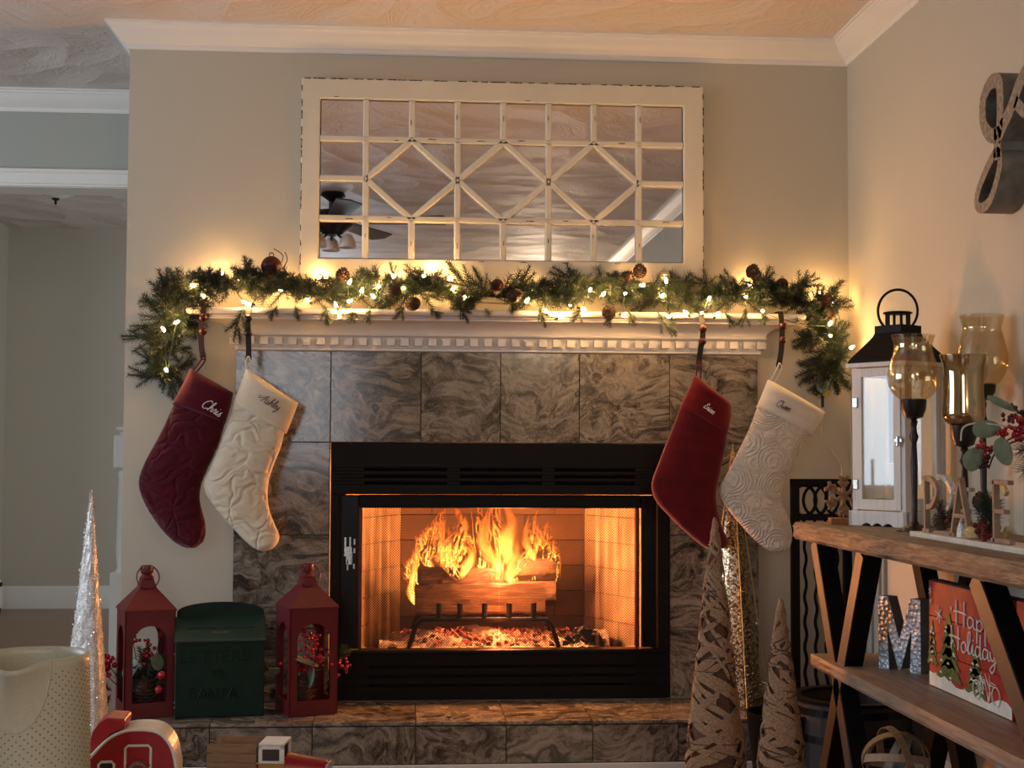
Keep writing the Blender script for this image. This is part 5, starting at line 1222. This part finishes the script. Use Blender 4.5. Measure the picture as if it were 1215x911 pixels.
def mb_arc(mb, pts, st, th):
    Q = cat_rom(pts, 5); n = len(Q); rings = []
    for i, p in enumerate(Q):
        d = (Q[min(i+1, n-1)]-Q[max(i-1, 0)]).normalized(); s_ = d.cross(Vector((1, 0, 0))).normalized()*st/2; X = Vector((th/2, 0, 0)); rings.append([p+s_+X, p-s_+X, p-s_-X, p+s_-X])
    mb.loft(rings)
LZ = TT+.0125; LH = .128
for ch, y0, x, mat, h_ in (('P', -1.415, SX, 'mdf', LH), ('E', -1.49, SX+.048, 'mdf', LH*.82), ('A', -1.585, SX, 'mdf', LH), ('C', -1.68, SX+.044, 'gold', LH*.95), ('E', -1.80, SX, 'mdf', LH)):
    b = MB(); serif(b, ch, y0, x, LZ, h_, .095 if ch != 'A' else .105); o = part(b, 'letter', M[mat], pcs, bevel=.001)
    if mat == 'gold': o['label'] = 'gold glitter letter'
b = MB(); b.v, b.f = [], []
mb_arc(b, [Vector((SX+.028, -1.42-q[0]*.10, LZ+q[1]*LH)) for q in [(.15, .99), (.65, .95), (1.0, .7), (.75, .42)]], .012, .014); part(b, 'letter_edge', M['glit_white'], pcs)
rnd = random.Random(6)
for (y, z, x, s) in [(-1.47, .005, SX+.018, .95), (-1.715, .060, SX+.012, .85)]:
    o = link('pinecone', pc, pcs, inv(pcs) @ Vector((x, y, LZ+z))); orient(o, (0, 0, 1) if z < .01 else (-.2, -.3, 1), 0); o.scale = (s, s, s)
for (y, z, x, d, s, k) in [(-1.755, .0, SX+.01, (-.1, -.1, 1), .95, 0), (-1.76, .02, SX+.02, (-.2, .3, 1), .75, 1), (-1.62, .0, SX+.01, (-.1, 0, 1), .42, 1), (-1.735, .0, SX, (0, .5, .8), .4, 2), (-1.50, .01, SX+.03, (0, -.3, 1), .6, 3), (-1.44, .03, SX+.03, (0, .3, 1), .45, 3)]:
    o = link('fir_sprig', SPR[k], pcs, inv(pcs) @ Vector((x, y, LZ+z))); orient(o, d, 1); o.scale = (s, s, s)
b = MB(); berries(b, (SX, -1.765, LZ+.022), 14, .007, .011, rnd); berries(b, (SX+.02, -1.515, LZ+.03), 3, .005, .004, rnd); stuff(part(b, 'berry_cluster', plain('burgundy_berry', (.12, .006, .014), .3), pcs))
part(MB().lathe([(.013, 0), (.020, .004), (.021, .018), (.014, .026), (.001, .028)], (SX+.004, -1.695, LZ), 14), 'gold_bell', M['gold'], pcs)
part(MB().lathe([(.012, 0), (.010, .02), (.001, .045)], (SX+.004, -1.625, LZ), 9), 'mini_tree', M['glit_white'], pcs)
# eucalyptus and berry arrangement at the right edge
ea = empty('eucalyptus_arrangement', 'grey-green eucalyptus leaves and red berries reaching in from the right edge', 'flowers', (1.26, -2.42, TT))
part(MB().lathe([(.045, 0), (.055, .01), (.060, .10), (.040, .15), (.045, .17), (.040, .168), (.035, .15), (.002, .148)], (1.26, -2.42, TT), 24), 'vase', M['galv'], ea, smooth='auto')
EY = -2.0
pe = lambda px, py, y=EY: at(px, py, 1, y)
root = Vector((1.26, -2.42, TT+.15))
for pts in ([(1140, 523), (1143, 507), (1162, 502), (1195, 506), (1240, 512)], [(1173, 556), (1183, 535), (1210, 522), (1245, 518)], [(1200, 478), (1212, 492), (1245, 510)], [(1170, 552), (1172, 540), (1200, 520), (1240, 515)]):
    part(MB().tube(cat_rom([pe(*q) for q in pts]+[root], 5), .0017, 5), 'stem', M['cord'] if pts[0][0] == 1140 else M['stem'], ea)
def eleaf(px, py, rx, rz_, ang, y=EY, tilt=.25, curl=.1):
    c = pe(px, py, y); n = 18; s_ = 2.6/1665; rr = []
    vs = [c+Vector((0, -.004, 0))]; 
    for i in range(n):
        a = 2*PI*i/n; u = rx*s_*math.cos(a); v = rz_*s_*math.sin(a)*(1-.15*math.cos(a)); x = u*math.cos(ang)-v*math.sin(ang); z = u*math.sin(ang)+v*math.cos(ang); rr.append(c+Vector((x, tilt*x+curl*abs(v)*.6, z)))
    vs += rr+[p+Vector((0, .0012, 0)) for p in vs+rr]; n1 = n+1; fs = []
    for i in range(n): j = (i+1) % n; fs += [(0, 1+i, 1+j), (n1, n1+1+j, n1+1+i), (1+i, n1+1+i, n1+1+j, 1+j)]
    b = MB().add(vs, fs); part(b, 'leaf', M['leaf'], ea, smooth='auto')
    t0 = c-Vector((math.cos(ang), 0, math.sin(ang)))*rx*s_*.9+Vector((0, -.005, 0)); t1 = c+Vector((math.cos(ang), 0, math.sin(ang)))*rx*s_*.9+Vector((0, -.003, 0))
eleaf(1171, 509, 20, 11, .05); eleaf(1156, 544, 17, 13, .75); eleaf(1191, 536, 18, 12.5, -1.1, -2.03); eleaf(1190, 479, 24, 5, -.38, -1.98)
for (px, py, n_, m_) in ((1207, 511, 26, 'berry'), (1212, 500, 20, 'berry'), (1190, 513, 8, 'berry'), (1174, 534, 9, 'berry'), (1171, 549, 7, 'dark_berry'), (1166, 526, 5, 'berry'), (1199, 497, 7, 'dark_berry'), (1215, 488, 14, 'dark_berry'), (1169, 552, 5, 'dark_berry')):
    b = MB(); berries(b, pe(px, py), n_, .0046, .0085 if n_ > 10 else .006, rnd); stuff(part(b, 'berry_cluster', M[m_], ea, smooth=True))
for (px, py, d, k, s) in ((1240, 530, (-.7, 0, -.1), 4, .9), (1240, 540, (-.7, 0, -.5), 4, .9), (1245, 520, (-1, 0, .1), 5, 1.0)):
    o = link('pine_spray', LONG[k-4], ea, inv(ea) @ pe(px, py)); orient(o, d, 0); o.scale = (s, s, s)

# ---------------------------------------------------------------- things on the lower shelf
SZ = .436
ml = empty('letter_ornament', 'hammered galvanised metal letter M standing on the lower shelf', 'ornament', (1.225, -1.165, SZ), -math.radians(58))
Wm, Hm, Dm = .064, .180, .036; st = .036
mp = [(-Wm, 0), (-Wm+st*.9, 0), (-Wm+st*.72, Hm*.60), (-.004, .004), (.004+.0, .004), (Wm-st*.72, Hm*.60), (Wm-st*.9, 0), (Wm, 0), (Wm, Hm), (Wm-st*.85, Hm), (0, Hm*.42), (-Wm+st*.85, Hm), (-Wm, Hm)]
MB().prism([(x, -Dm/2, z) for x, z in mp], (0, .002, 0)).build('hammered_face', M['galv'], ml); MB().prism([(x, -Dm/2+.002, z) for x, z in mp], (0, Dm-.002, 0)).build('letter_sides', M['zinc_dark'], ml)
def plank_sign(label, y0, y1, x, H, name):
    t = empty('plank_sign', label, 'sign', (x, (y0+y1)/2, SZ)); n = 3
    for k in range(n): part(MB().bb(x, x+.028, y1, y0, SZ+H*k/n+.0008, SZ+H*(k+1)/n-.0008), 'plank', M['red_print'], t, bevel=.0008)
    part(MB().bb(x+.003, x+.030, y1+.002, y0-.002, SZ+H-.001, SZ+H+.002), 'dark_top_edge', M['soot'], t)
    return t
sx = 1.208; H1 = .243; s1 = plank_sign('red holiday sign with snowy trees and white script, leaning beside the metal letter', -1.383, -1.835, sx, H1, '')
fx = sx-.0012
def yz(u, v, y0=-1.383, y1=-1.835, H=H1): return Vector((fx, y0+(y1-y0)*u, SZ+H*v))
def flat(mb, pts, t=.0008): mb.prism(pts, (t, 0, 0))
b = MB(); rnd = random.Random(3)
pts = [yz(0.003, .01), yz(.997, .01)]+[yz(1-.994*i/20-.003, .10+.035*math.sin(i*.9)+.02*rnd.random()+(.05 if i > 14 else 0)) for i in range(21)]; flat(b, pts); part(b, 'printed_snow', M['cream_print'], s1)
def ptree(mb, sb, cu, v0, w_, h_, tiers, y0=0):
    for k in range(tiers):
        a = v0+h_*k/tiers*.85; w2 = w_*(1-.75*k/tiers); top = a+h_/tiers*1.5
        P = [yz(cu-w2, a)]+[yz(cu-w2+2*w2*i/6, a-.015*(1 if i % 2 else -1)) for i in range(1, 6)]+[yz(cu+w2, a), yz(cu+w2*.2, top), yz(cu-w2*.2, top)]; flat(mb, P)
        for q in range(2): u = cu+rnd.uniform(-.7, .7)*w2; v = a+rnd.uniform(.0, .4)*h_/tiers; flat(sb, [yz(u-.018, v), yz(u+.016, v-.006), yz(u+.008, v+.022)], .0003)
g = MB(); s_ = MB(); ptree(g, s_, .27, .13, .17, .62, 5); ptree(g, s_, .05, .22, .07, .40, 4); ptree(g, s_, .60, .10, .13, .38, 4)
g.v = [(p[0]-.0008, p[1], p[2]) for p in g.v]; s_.v = [(p[0]-.0016, p[1], p[2]) for p in s_.v]
part(g, 'printed_trees', M['green_print'], s1); part(s_, 'printed_snow_on_trees', M['cream_print'], s1)
b = MB(); text(b, 'Happy', yz(.36, .66)+Vector((-.001, 0, 0)), (0, -1, 0), (0, 0, 1), .0245, .0019, .0, widen=2.2); text(b, 'Holidays', yz(.30, .43)+Vector((-.001, 0, 0)), (0, -1, 0), (0, 0, 1), .0235, .0019, .0, widen=1.95); part(b, 'white_script', M['cream_print'], s1)
b = MB()
for (u, v, r) in ((.15, .70, .020), (.03, .90, .011), (.04, .80, .008), (.05, .55, .007), (.31, .79, .006)):
    for k in range(3): a = k*PI/3+.3; d = Vector((0, math.cos(a), math.sin(a)))*r; c = yz(u, v)+Vector((-.001, 0, 0)); b.tube([c-d, c+d], .0014 if r > .015 else .0008, 4)
part(b, 'printed_snowflakes', M['cream_print'], s1)
b = MB()
for k in range(24):   # line-drawn bicycle with parcels, black and white strokes
    u = rnd.uniform(.58, .88); v = rnd.uniform(.12, .27); a = rnd.random()*PI; d = Vector((0, math.cos(a), math.sin(a)))*.012; c = yz(u, v)+Vector((-.0015, 0, 0)); b.tube([c-d, c+d], .0010, 4)
for cu in (.62, .84): b.tube([yz(cu, .15)+Vector((-.0018, .020*math.cos(a), .020*math.sin(a))) for a in [2*PI*i/16 for i in range(16)]], .0016, 4, closed=True)
part(b, 'printed_bicycle', M['cream_print'], s1)
s2 = plank_sign('orange-red holiday sign at the right edge, behind the near crossed legs', -1.86, -2.30, sx, .245, '')
b = MB(); text(b, 'Inl', Vector((fx-.001, -1.945, SZ+.150)), (0, -1, 0), (0, 0, 1), .0135, .0011, 0); text(b, 'R', Vector((fx-.001, -1.975, SZ+.095)), (0, -1, 0), (0, 0, 1), .012, .0011, 0); part(b, 'white_script', M['cream_print'], s2)

# ---------------------------------------------------------------- under the table
# black ironwork stand in the corner
bx_, by_ = at(938, 580, 1, -.10).x, -.10; bw = at(1009, 580, 1, -.10).x-bx_; ztop = at(960, 568, 1, -.10).z
sd = empty('ironwork_stand', 'black metal stand with interlocking circles and twisted bars in the corner behind the table', 'stand', (bx_+bw/2, -.10, HZ))
for x0_, x1_ in ((bx_, bx_+.026), (bx_+bw-.026, bx_+bw)): part(MB().bb(x0_, x1_, -.115, -.09, HZ, ztop), 'upright', M['black_metal'], sd, bevel=.002)
zb = at(960, 612, 1, -.10).z; part(MB().bb(bx_, bx_+bw, -.114, -.091, ztop-.020, ztop), 'rail', M['black_metal'], sd, bevel=.002); part(MB().bb(bx_, bx_+bw, -.114, -.091, zb-.014, zb), 'rail', M['black_metal'], sd, bevel=.002); part(MB().bb(bx_, bx_+bw, -.114, -.091, HZ+.02, HZ+.04), 'rail', M['black_metal'], sd)
rr_ = (ztop-.020-zb)/2
for k in range(4):
    cx2 = bx_+.026+(bw-.052)*(k+.5)/4; part(MB().tube([(cx2+rr_*.78*math.cos(a), -.102, zb+rr_+rr_*.98*math.sin(a)) for a in [2*PI*i/24 for i in range(24)]], .0055, 6, closed=True), 'ring', M['black_metal'], sd)
for k in range(4):
    x = bx_+.026+(bw-.052)*(k+.6)/4.2; part(MB().tube([(x+.0035*math.sin(i*1.1), -.102+.003*math.cos(i*1.1), HZ+.03+(zb-HZ-.03)*i/40) for i in range(41)], .0055, 6), 'twisted_bar', M['black_metal'], sd)
# black pail behind the short cone tree
pb = at(925, 843, 1, -.55); bk = empty('pail', 'black metal pail with a thin handle behind the shorter cone tree', 'bucket', (pb.x, -.56, 0)); ph = pb.z
MB().lathe([(.070, .0), (.074, .004), (.098, ph-.004), (.101, ph), (.095, ph), (.070, .008), (.002, .006)], n=28).build('pail_body', M['black_metal'], bk, smooth='auto')
MB().tube([(.10*math.cos(a), .03*math.sin(a)-.02, ph+.012+.030*math.sin(a)) for a in [PI*i/20 for i in range(21)]], .0025, 6).build('wire_handle', M['black_metal'], bk)
# dark slatted tub
tcx, tcy, tz = 1.275, -.590, at(1000, 838, 1, -.74).z; tub = empty('slatted_tub', 'large dark wooden tub with metal hoops under the console table', 'tub', (tcx, tcy, 0)); R0 = .172
for k in range(26):
    a = 2*PI*(k+.5)/26; d = Vector((math.cos(a), math.sin(a), 0)); s_ = Vector((-math.sin(a), math.cos(a), 0))*.0225; MB().prism([d*(R0-.02)-s_*.88, d*(R0-.02)+s_*.88, d*(R0-.006)+s_*.93, d*(R0-.006)-s_*.93], (0, 0, tz-.002)).build('stave', plain('dark_stave', (.022, .014, .012), .55, 0, .3, 20) if k == 0 else bpy.data.materials['dark_stave'], tub)
for z in (.06, tz*.62, tz*.90): MB().lathe([(R0-.006, z-.010), (R0-.002, z-.010), (R0-.002, z+.010), (R0-.006, z+.010)], n=40, cap=False).build('hoop', M['gloss_black'], tub)
MB().lathe([(R0-.026, tz-.004), (R0+.002, tz-.004), (R0+.004, tz+.006), (R0-.026, tz+.006), (R0-.026, tz-.004)], n=44, cap=False).build('rim', M['black_metal'], tub); MB().lathe([(R0-.03, .01), (R0-.03, .02)], n=30).build('bottom', M['soot'], tub)
# strip orb standing in the open, right of the tub
oc = at(1063, 903, 1, -1.47); ro = .078; orb = empty('strip_orb', 'open ball of bent wood and metal strips under the console table', 'ornament', (oc.x, -1.47, 0)); 
MB().lathe([(.05, 0), (.052, .004), (.012, .012), (.010, oc.z-ro-.002), (.03, oc.z-ro+.004)], n=20).build('stand', M['bronze'], orb, smooth='auto')
for k, (ax, mat) in enumerate([((1, .1, .2), 'toy_wood'), ((.2, 1, .5), 'toy_wood'), ((.1, .3, 1), 'mdf'), ((-.9, .6, .4), 'zinc_dark'), ((.6, .7, -.5), 'toy_wood')]):
    z_ = Vector(ax).normalized(); u = z_.orthogonal().normalized(); v = z_.cross(u); rg = []; q = ro-.0025*k
    for i in range(36):
        a = 2*PI*i/36; d = u*math.cos(a)+v*math.sin(a); rg.append([d*q+z_*.0085, d*q-z_*.0085, d*(q-.002)-z_*.0085, d*(q-.002)+z_*.0085])
    b = MB(); b.loft(rg+[rg[0]], cap=False); b.v = [tuple(Vector(p)+Vector((0, 0, oc.z))) for p in b.v]; b.build('strip', M[mat], orb)

# ---------------------------------------------------------------- metal ribbon letter on the right wall
lt = empty('wall_letter', 'weathered galvanised cut-out letter with looping strokes mounted high on the right wall', 'ornament', (XR-.035, at(1185, 160, 0, 1.40).y, at(1185, 160, 0, 1.40).z))
FXP = 1.385
def ribbon(px_pts, wd, closed=False, ys=1.0):
    P = cat_rom([at(x, y, 0, FXP) for x, y in px_pts], 6, closed); n = len(P); out = []; inn = []
    for i, p in enumerate(P):
        if closed: d = P[(i+1) % n]-P[i-1]
        else: d = P[min(i+1, n-1)]-P[max(i-1, 0)]
        d.normalize(); s_ = Vector((0, -d.z, d.y))*wd/2; out.append(p+s_); inn.append(p-s_)
    rings = [[o, i_, i_+Vector((XR-.001-FXP, 0, 0)), o+Vector((XR-.001-FXP, 0, 0))] for o, i_ in zip(out, inn)]
    rim = [[o+Vector((-.0015, 0, 0)), i_+Vector((-.0015, 0, 0)), i_+Vector((.001, 0, 0)), o+Vector((.001, 0, 0))] for o, i_ in zip(out, inn)]
    if closed: rings.append(rings[0]); rim.append(rim[0])
    part(MB().loft(rings, cap=not closed), 'letter_side', M['zinc_dark'], lt, smooth='auto'); part(MB().loft(rim, cap=not closed), 'letter_rim', M['zinc_rim'], lt)
ribbon([(1176, 98), (1167, 118), (1167, 145), (1175, 160), (1185, 158), (1187, 135), (1187, 112), (1185, 97)], .036, True)
ribbon([(1181, 182), (1165, 215), (1159, 238), (1164, 247), (1175, 238), (1184, 210), (1187, 188)], .026, True)
ribbon([(1184, 165), (1190, 150), (1200, 128), (1210, 100), (1219, 84), (1230, 82)], .040)
ribbon([(1184, 150), (1184, 170), (1183, 190)], .040)
ribbon([(1205, 120), (1216, 132), (1230, 128)], .030)

# ---------------------------------------------------------------- hall beyond the opening
cl = at(66, 243, 1, 2.3); dl = empty('ceiling_light', 'frosted bowl ceiling light with a dark finial in the hall', 'ceiling light', (cl.x, 2.3, CZ))
zf = cl.z-CZ; MB().lathe([(.002, zf+.030), (.04, zf+.034), (.095, zf+.058), (.135, zf+.09), (.155, zf+.13), (.16, -.02), (.05, -.0005), (.002, -.0005)], n=32, cap=False).build('glass_bowl', plain('frosted_glass', (.62, .60, .54), .35), dl, smooth='auto')
MB().lathe([(.001, zf), (.007, zf+.006), (.005, zf+.018), (.018, zf+.026), (.018, zf+.032), (.002, zf+.04)], n=16).build('finial', M['bronze'], dl, smooth='auto')
np_ = at(143.5, 505, 1, 2.2); nx = np_.x; nz = np_.z; nw = empty('newel_post', 'white turned newel post at the foot of the stairs, half hidden by the chimney breast', 'newel post', (nx+.02, 2.2, 0))
MB().lathe([(.030, nz-.045), (.022, nz-.04), (.026, nz-.03), (.044, nz-.02), (.040, nz-.006), (.012, nz+.002), (.002, nz+.003)], n=20).build('finial', M['white'], nw, smooth='auto')
MB().bb(-.044, .044, -.044, .044, nz-.20, nz-.045).build('upper_block', M['white'], nw, bevel=.004)
MB().lathe([(.034, nz-.20), (.024, nz-.215), (.030, nz-.23), (.026, nz-.25), (.034, .50), (.026, .42), (.036, .40)], n=20).build('turned_shaft', M['white'], nw, smooth='auto')
MB().bb(-.05, .05, -.05, .05, 0, .40).build('lower_block', M['white'], nw, bevel=.004)
ht = empty('baseboard_heater', 'white metal baseboard heater on the hall wall at the left edge', 'heater', (-2.48, 3.3, 0))
MB().prism([(-.034, -.95, .03), (.035, -.95, .03), (.035, -.95, .15), (.020, -.95, .20), (-.034, -.95, .22)], (0, 1.75, 0)).build('heater_cover', M['toy_white'], ht, bevel=.003); MB().bb(.024, .036, -.93, .78, .158, .182).build('outlet_slot', M['soot'], ht); MB().bb(-.030, .030, -.93, .78, 0.001, .03).build('toe_gap', M['soot'], ht)
# ceiling fan seen only in the mirror
fn = empty('ceiling_fan', 'dark ceiling fan seen only as a reflection in the lower left mirror panes', 'ceiling fan', (-.43, -2.95, CZ))
MB().lathe([(.06, 0), (.07, -.02), (.02, -.05), (.02, -.09), (.08, -.10), (.11, -.13), (.11, -.18), (.07, -.21), (.05, -.23), (.002, -.23)], n=28).build('motor_housing', M['bronze'], fn, smooth='auto')
for k in range(5):
    a = k*2*PI/5+.12; d = Vector((math.cos(a), math.sin(a), 0)); s_ = Vector((-math.sin(a), math.cos(a), .18)).normalized()*.065; z = Vector((0, 0, -.155))
    MB().prism([d*.16-s_*.7+z, d*.60-s_+z, d*.64+z, d*.60+s_+z, d*.16+s_*.7+z], (0, 0, .008)).build('blade', plain('fan_blade_dark', (.02, .014, .011), .4) if k == 0 else bpy.data.materials['fan_blade_dark'], fn); MB().bar(d*.09+z, d*.20+z, .03, .006).build('blade_bracket', M['bronze'], fn)
for k in range(3):
    a = k*2*PI/3+.4; c = Vector((math.cos(a)*.09, math.sin(a)*.09, -.26)); MB().lathe([(.02, .03), (.035, .01), (.05, -.04), (.048, -.042), (.03, .008)], tuple(c), 18, False).build('glass_shade', plain('frosted_shade', (.7, .68, .62), .4) if k == 0 else bpy.data.materials['frosted_shade'], fn, smooth=True); MB().tube([(0, 0, -.20), c*.6+Vector((0, 0, -.09)), c+Vector((0, 0, .03))], .008, 6).build('light_arm', M['bronze'], fn)
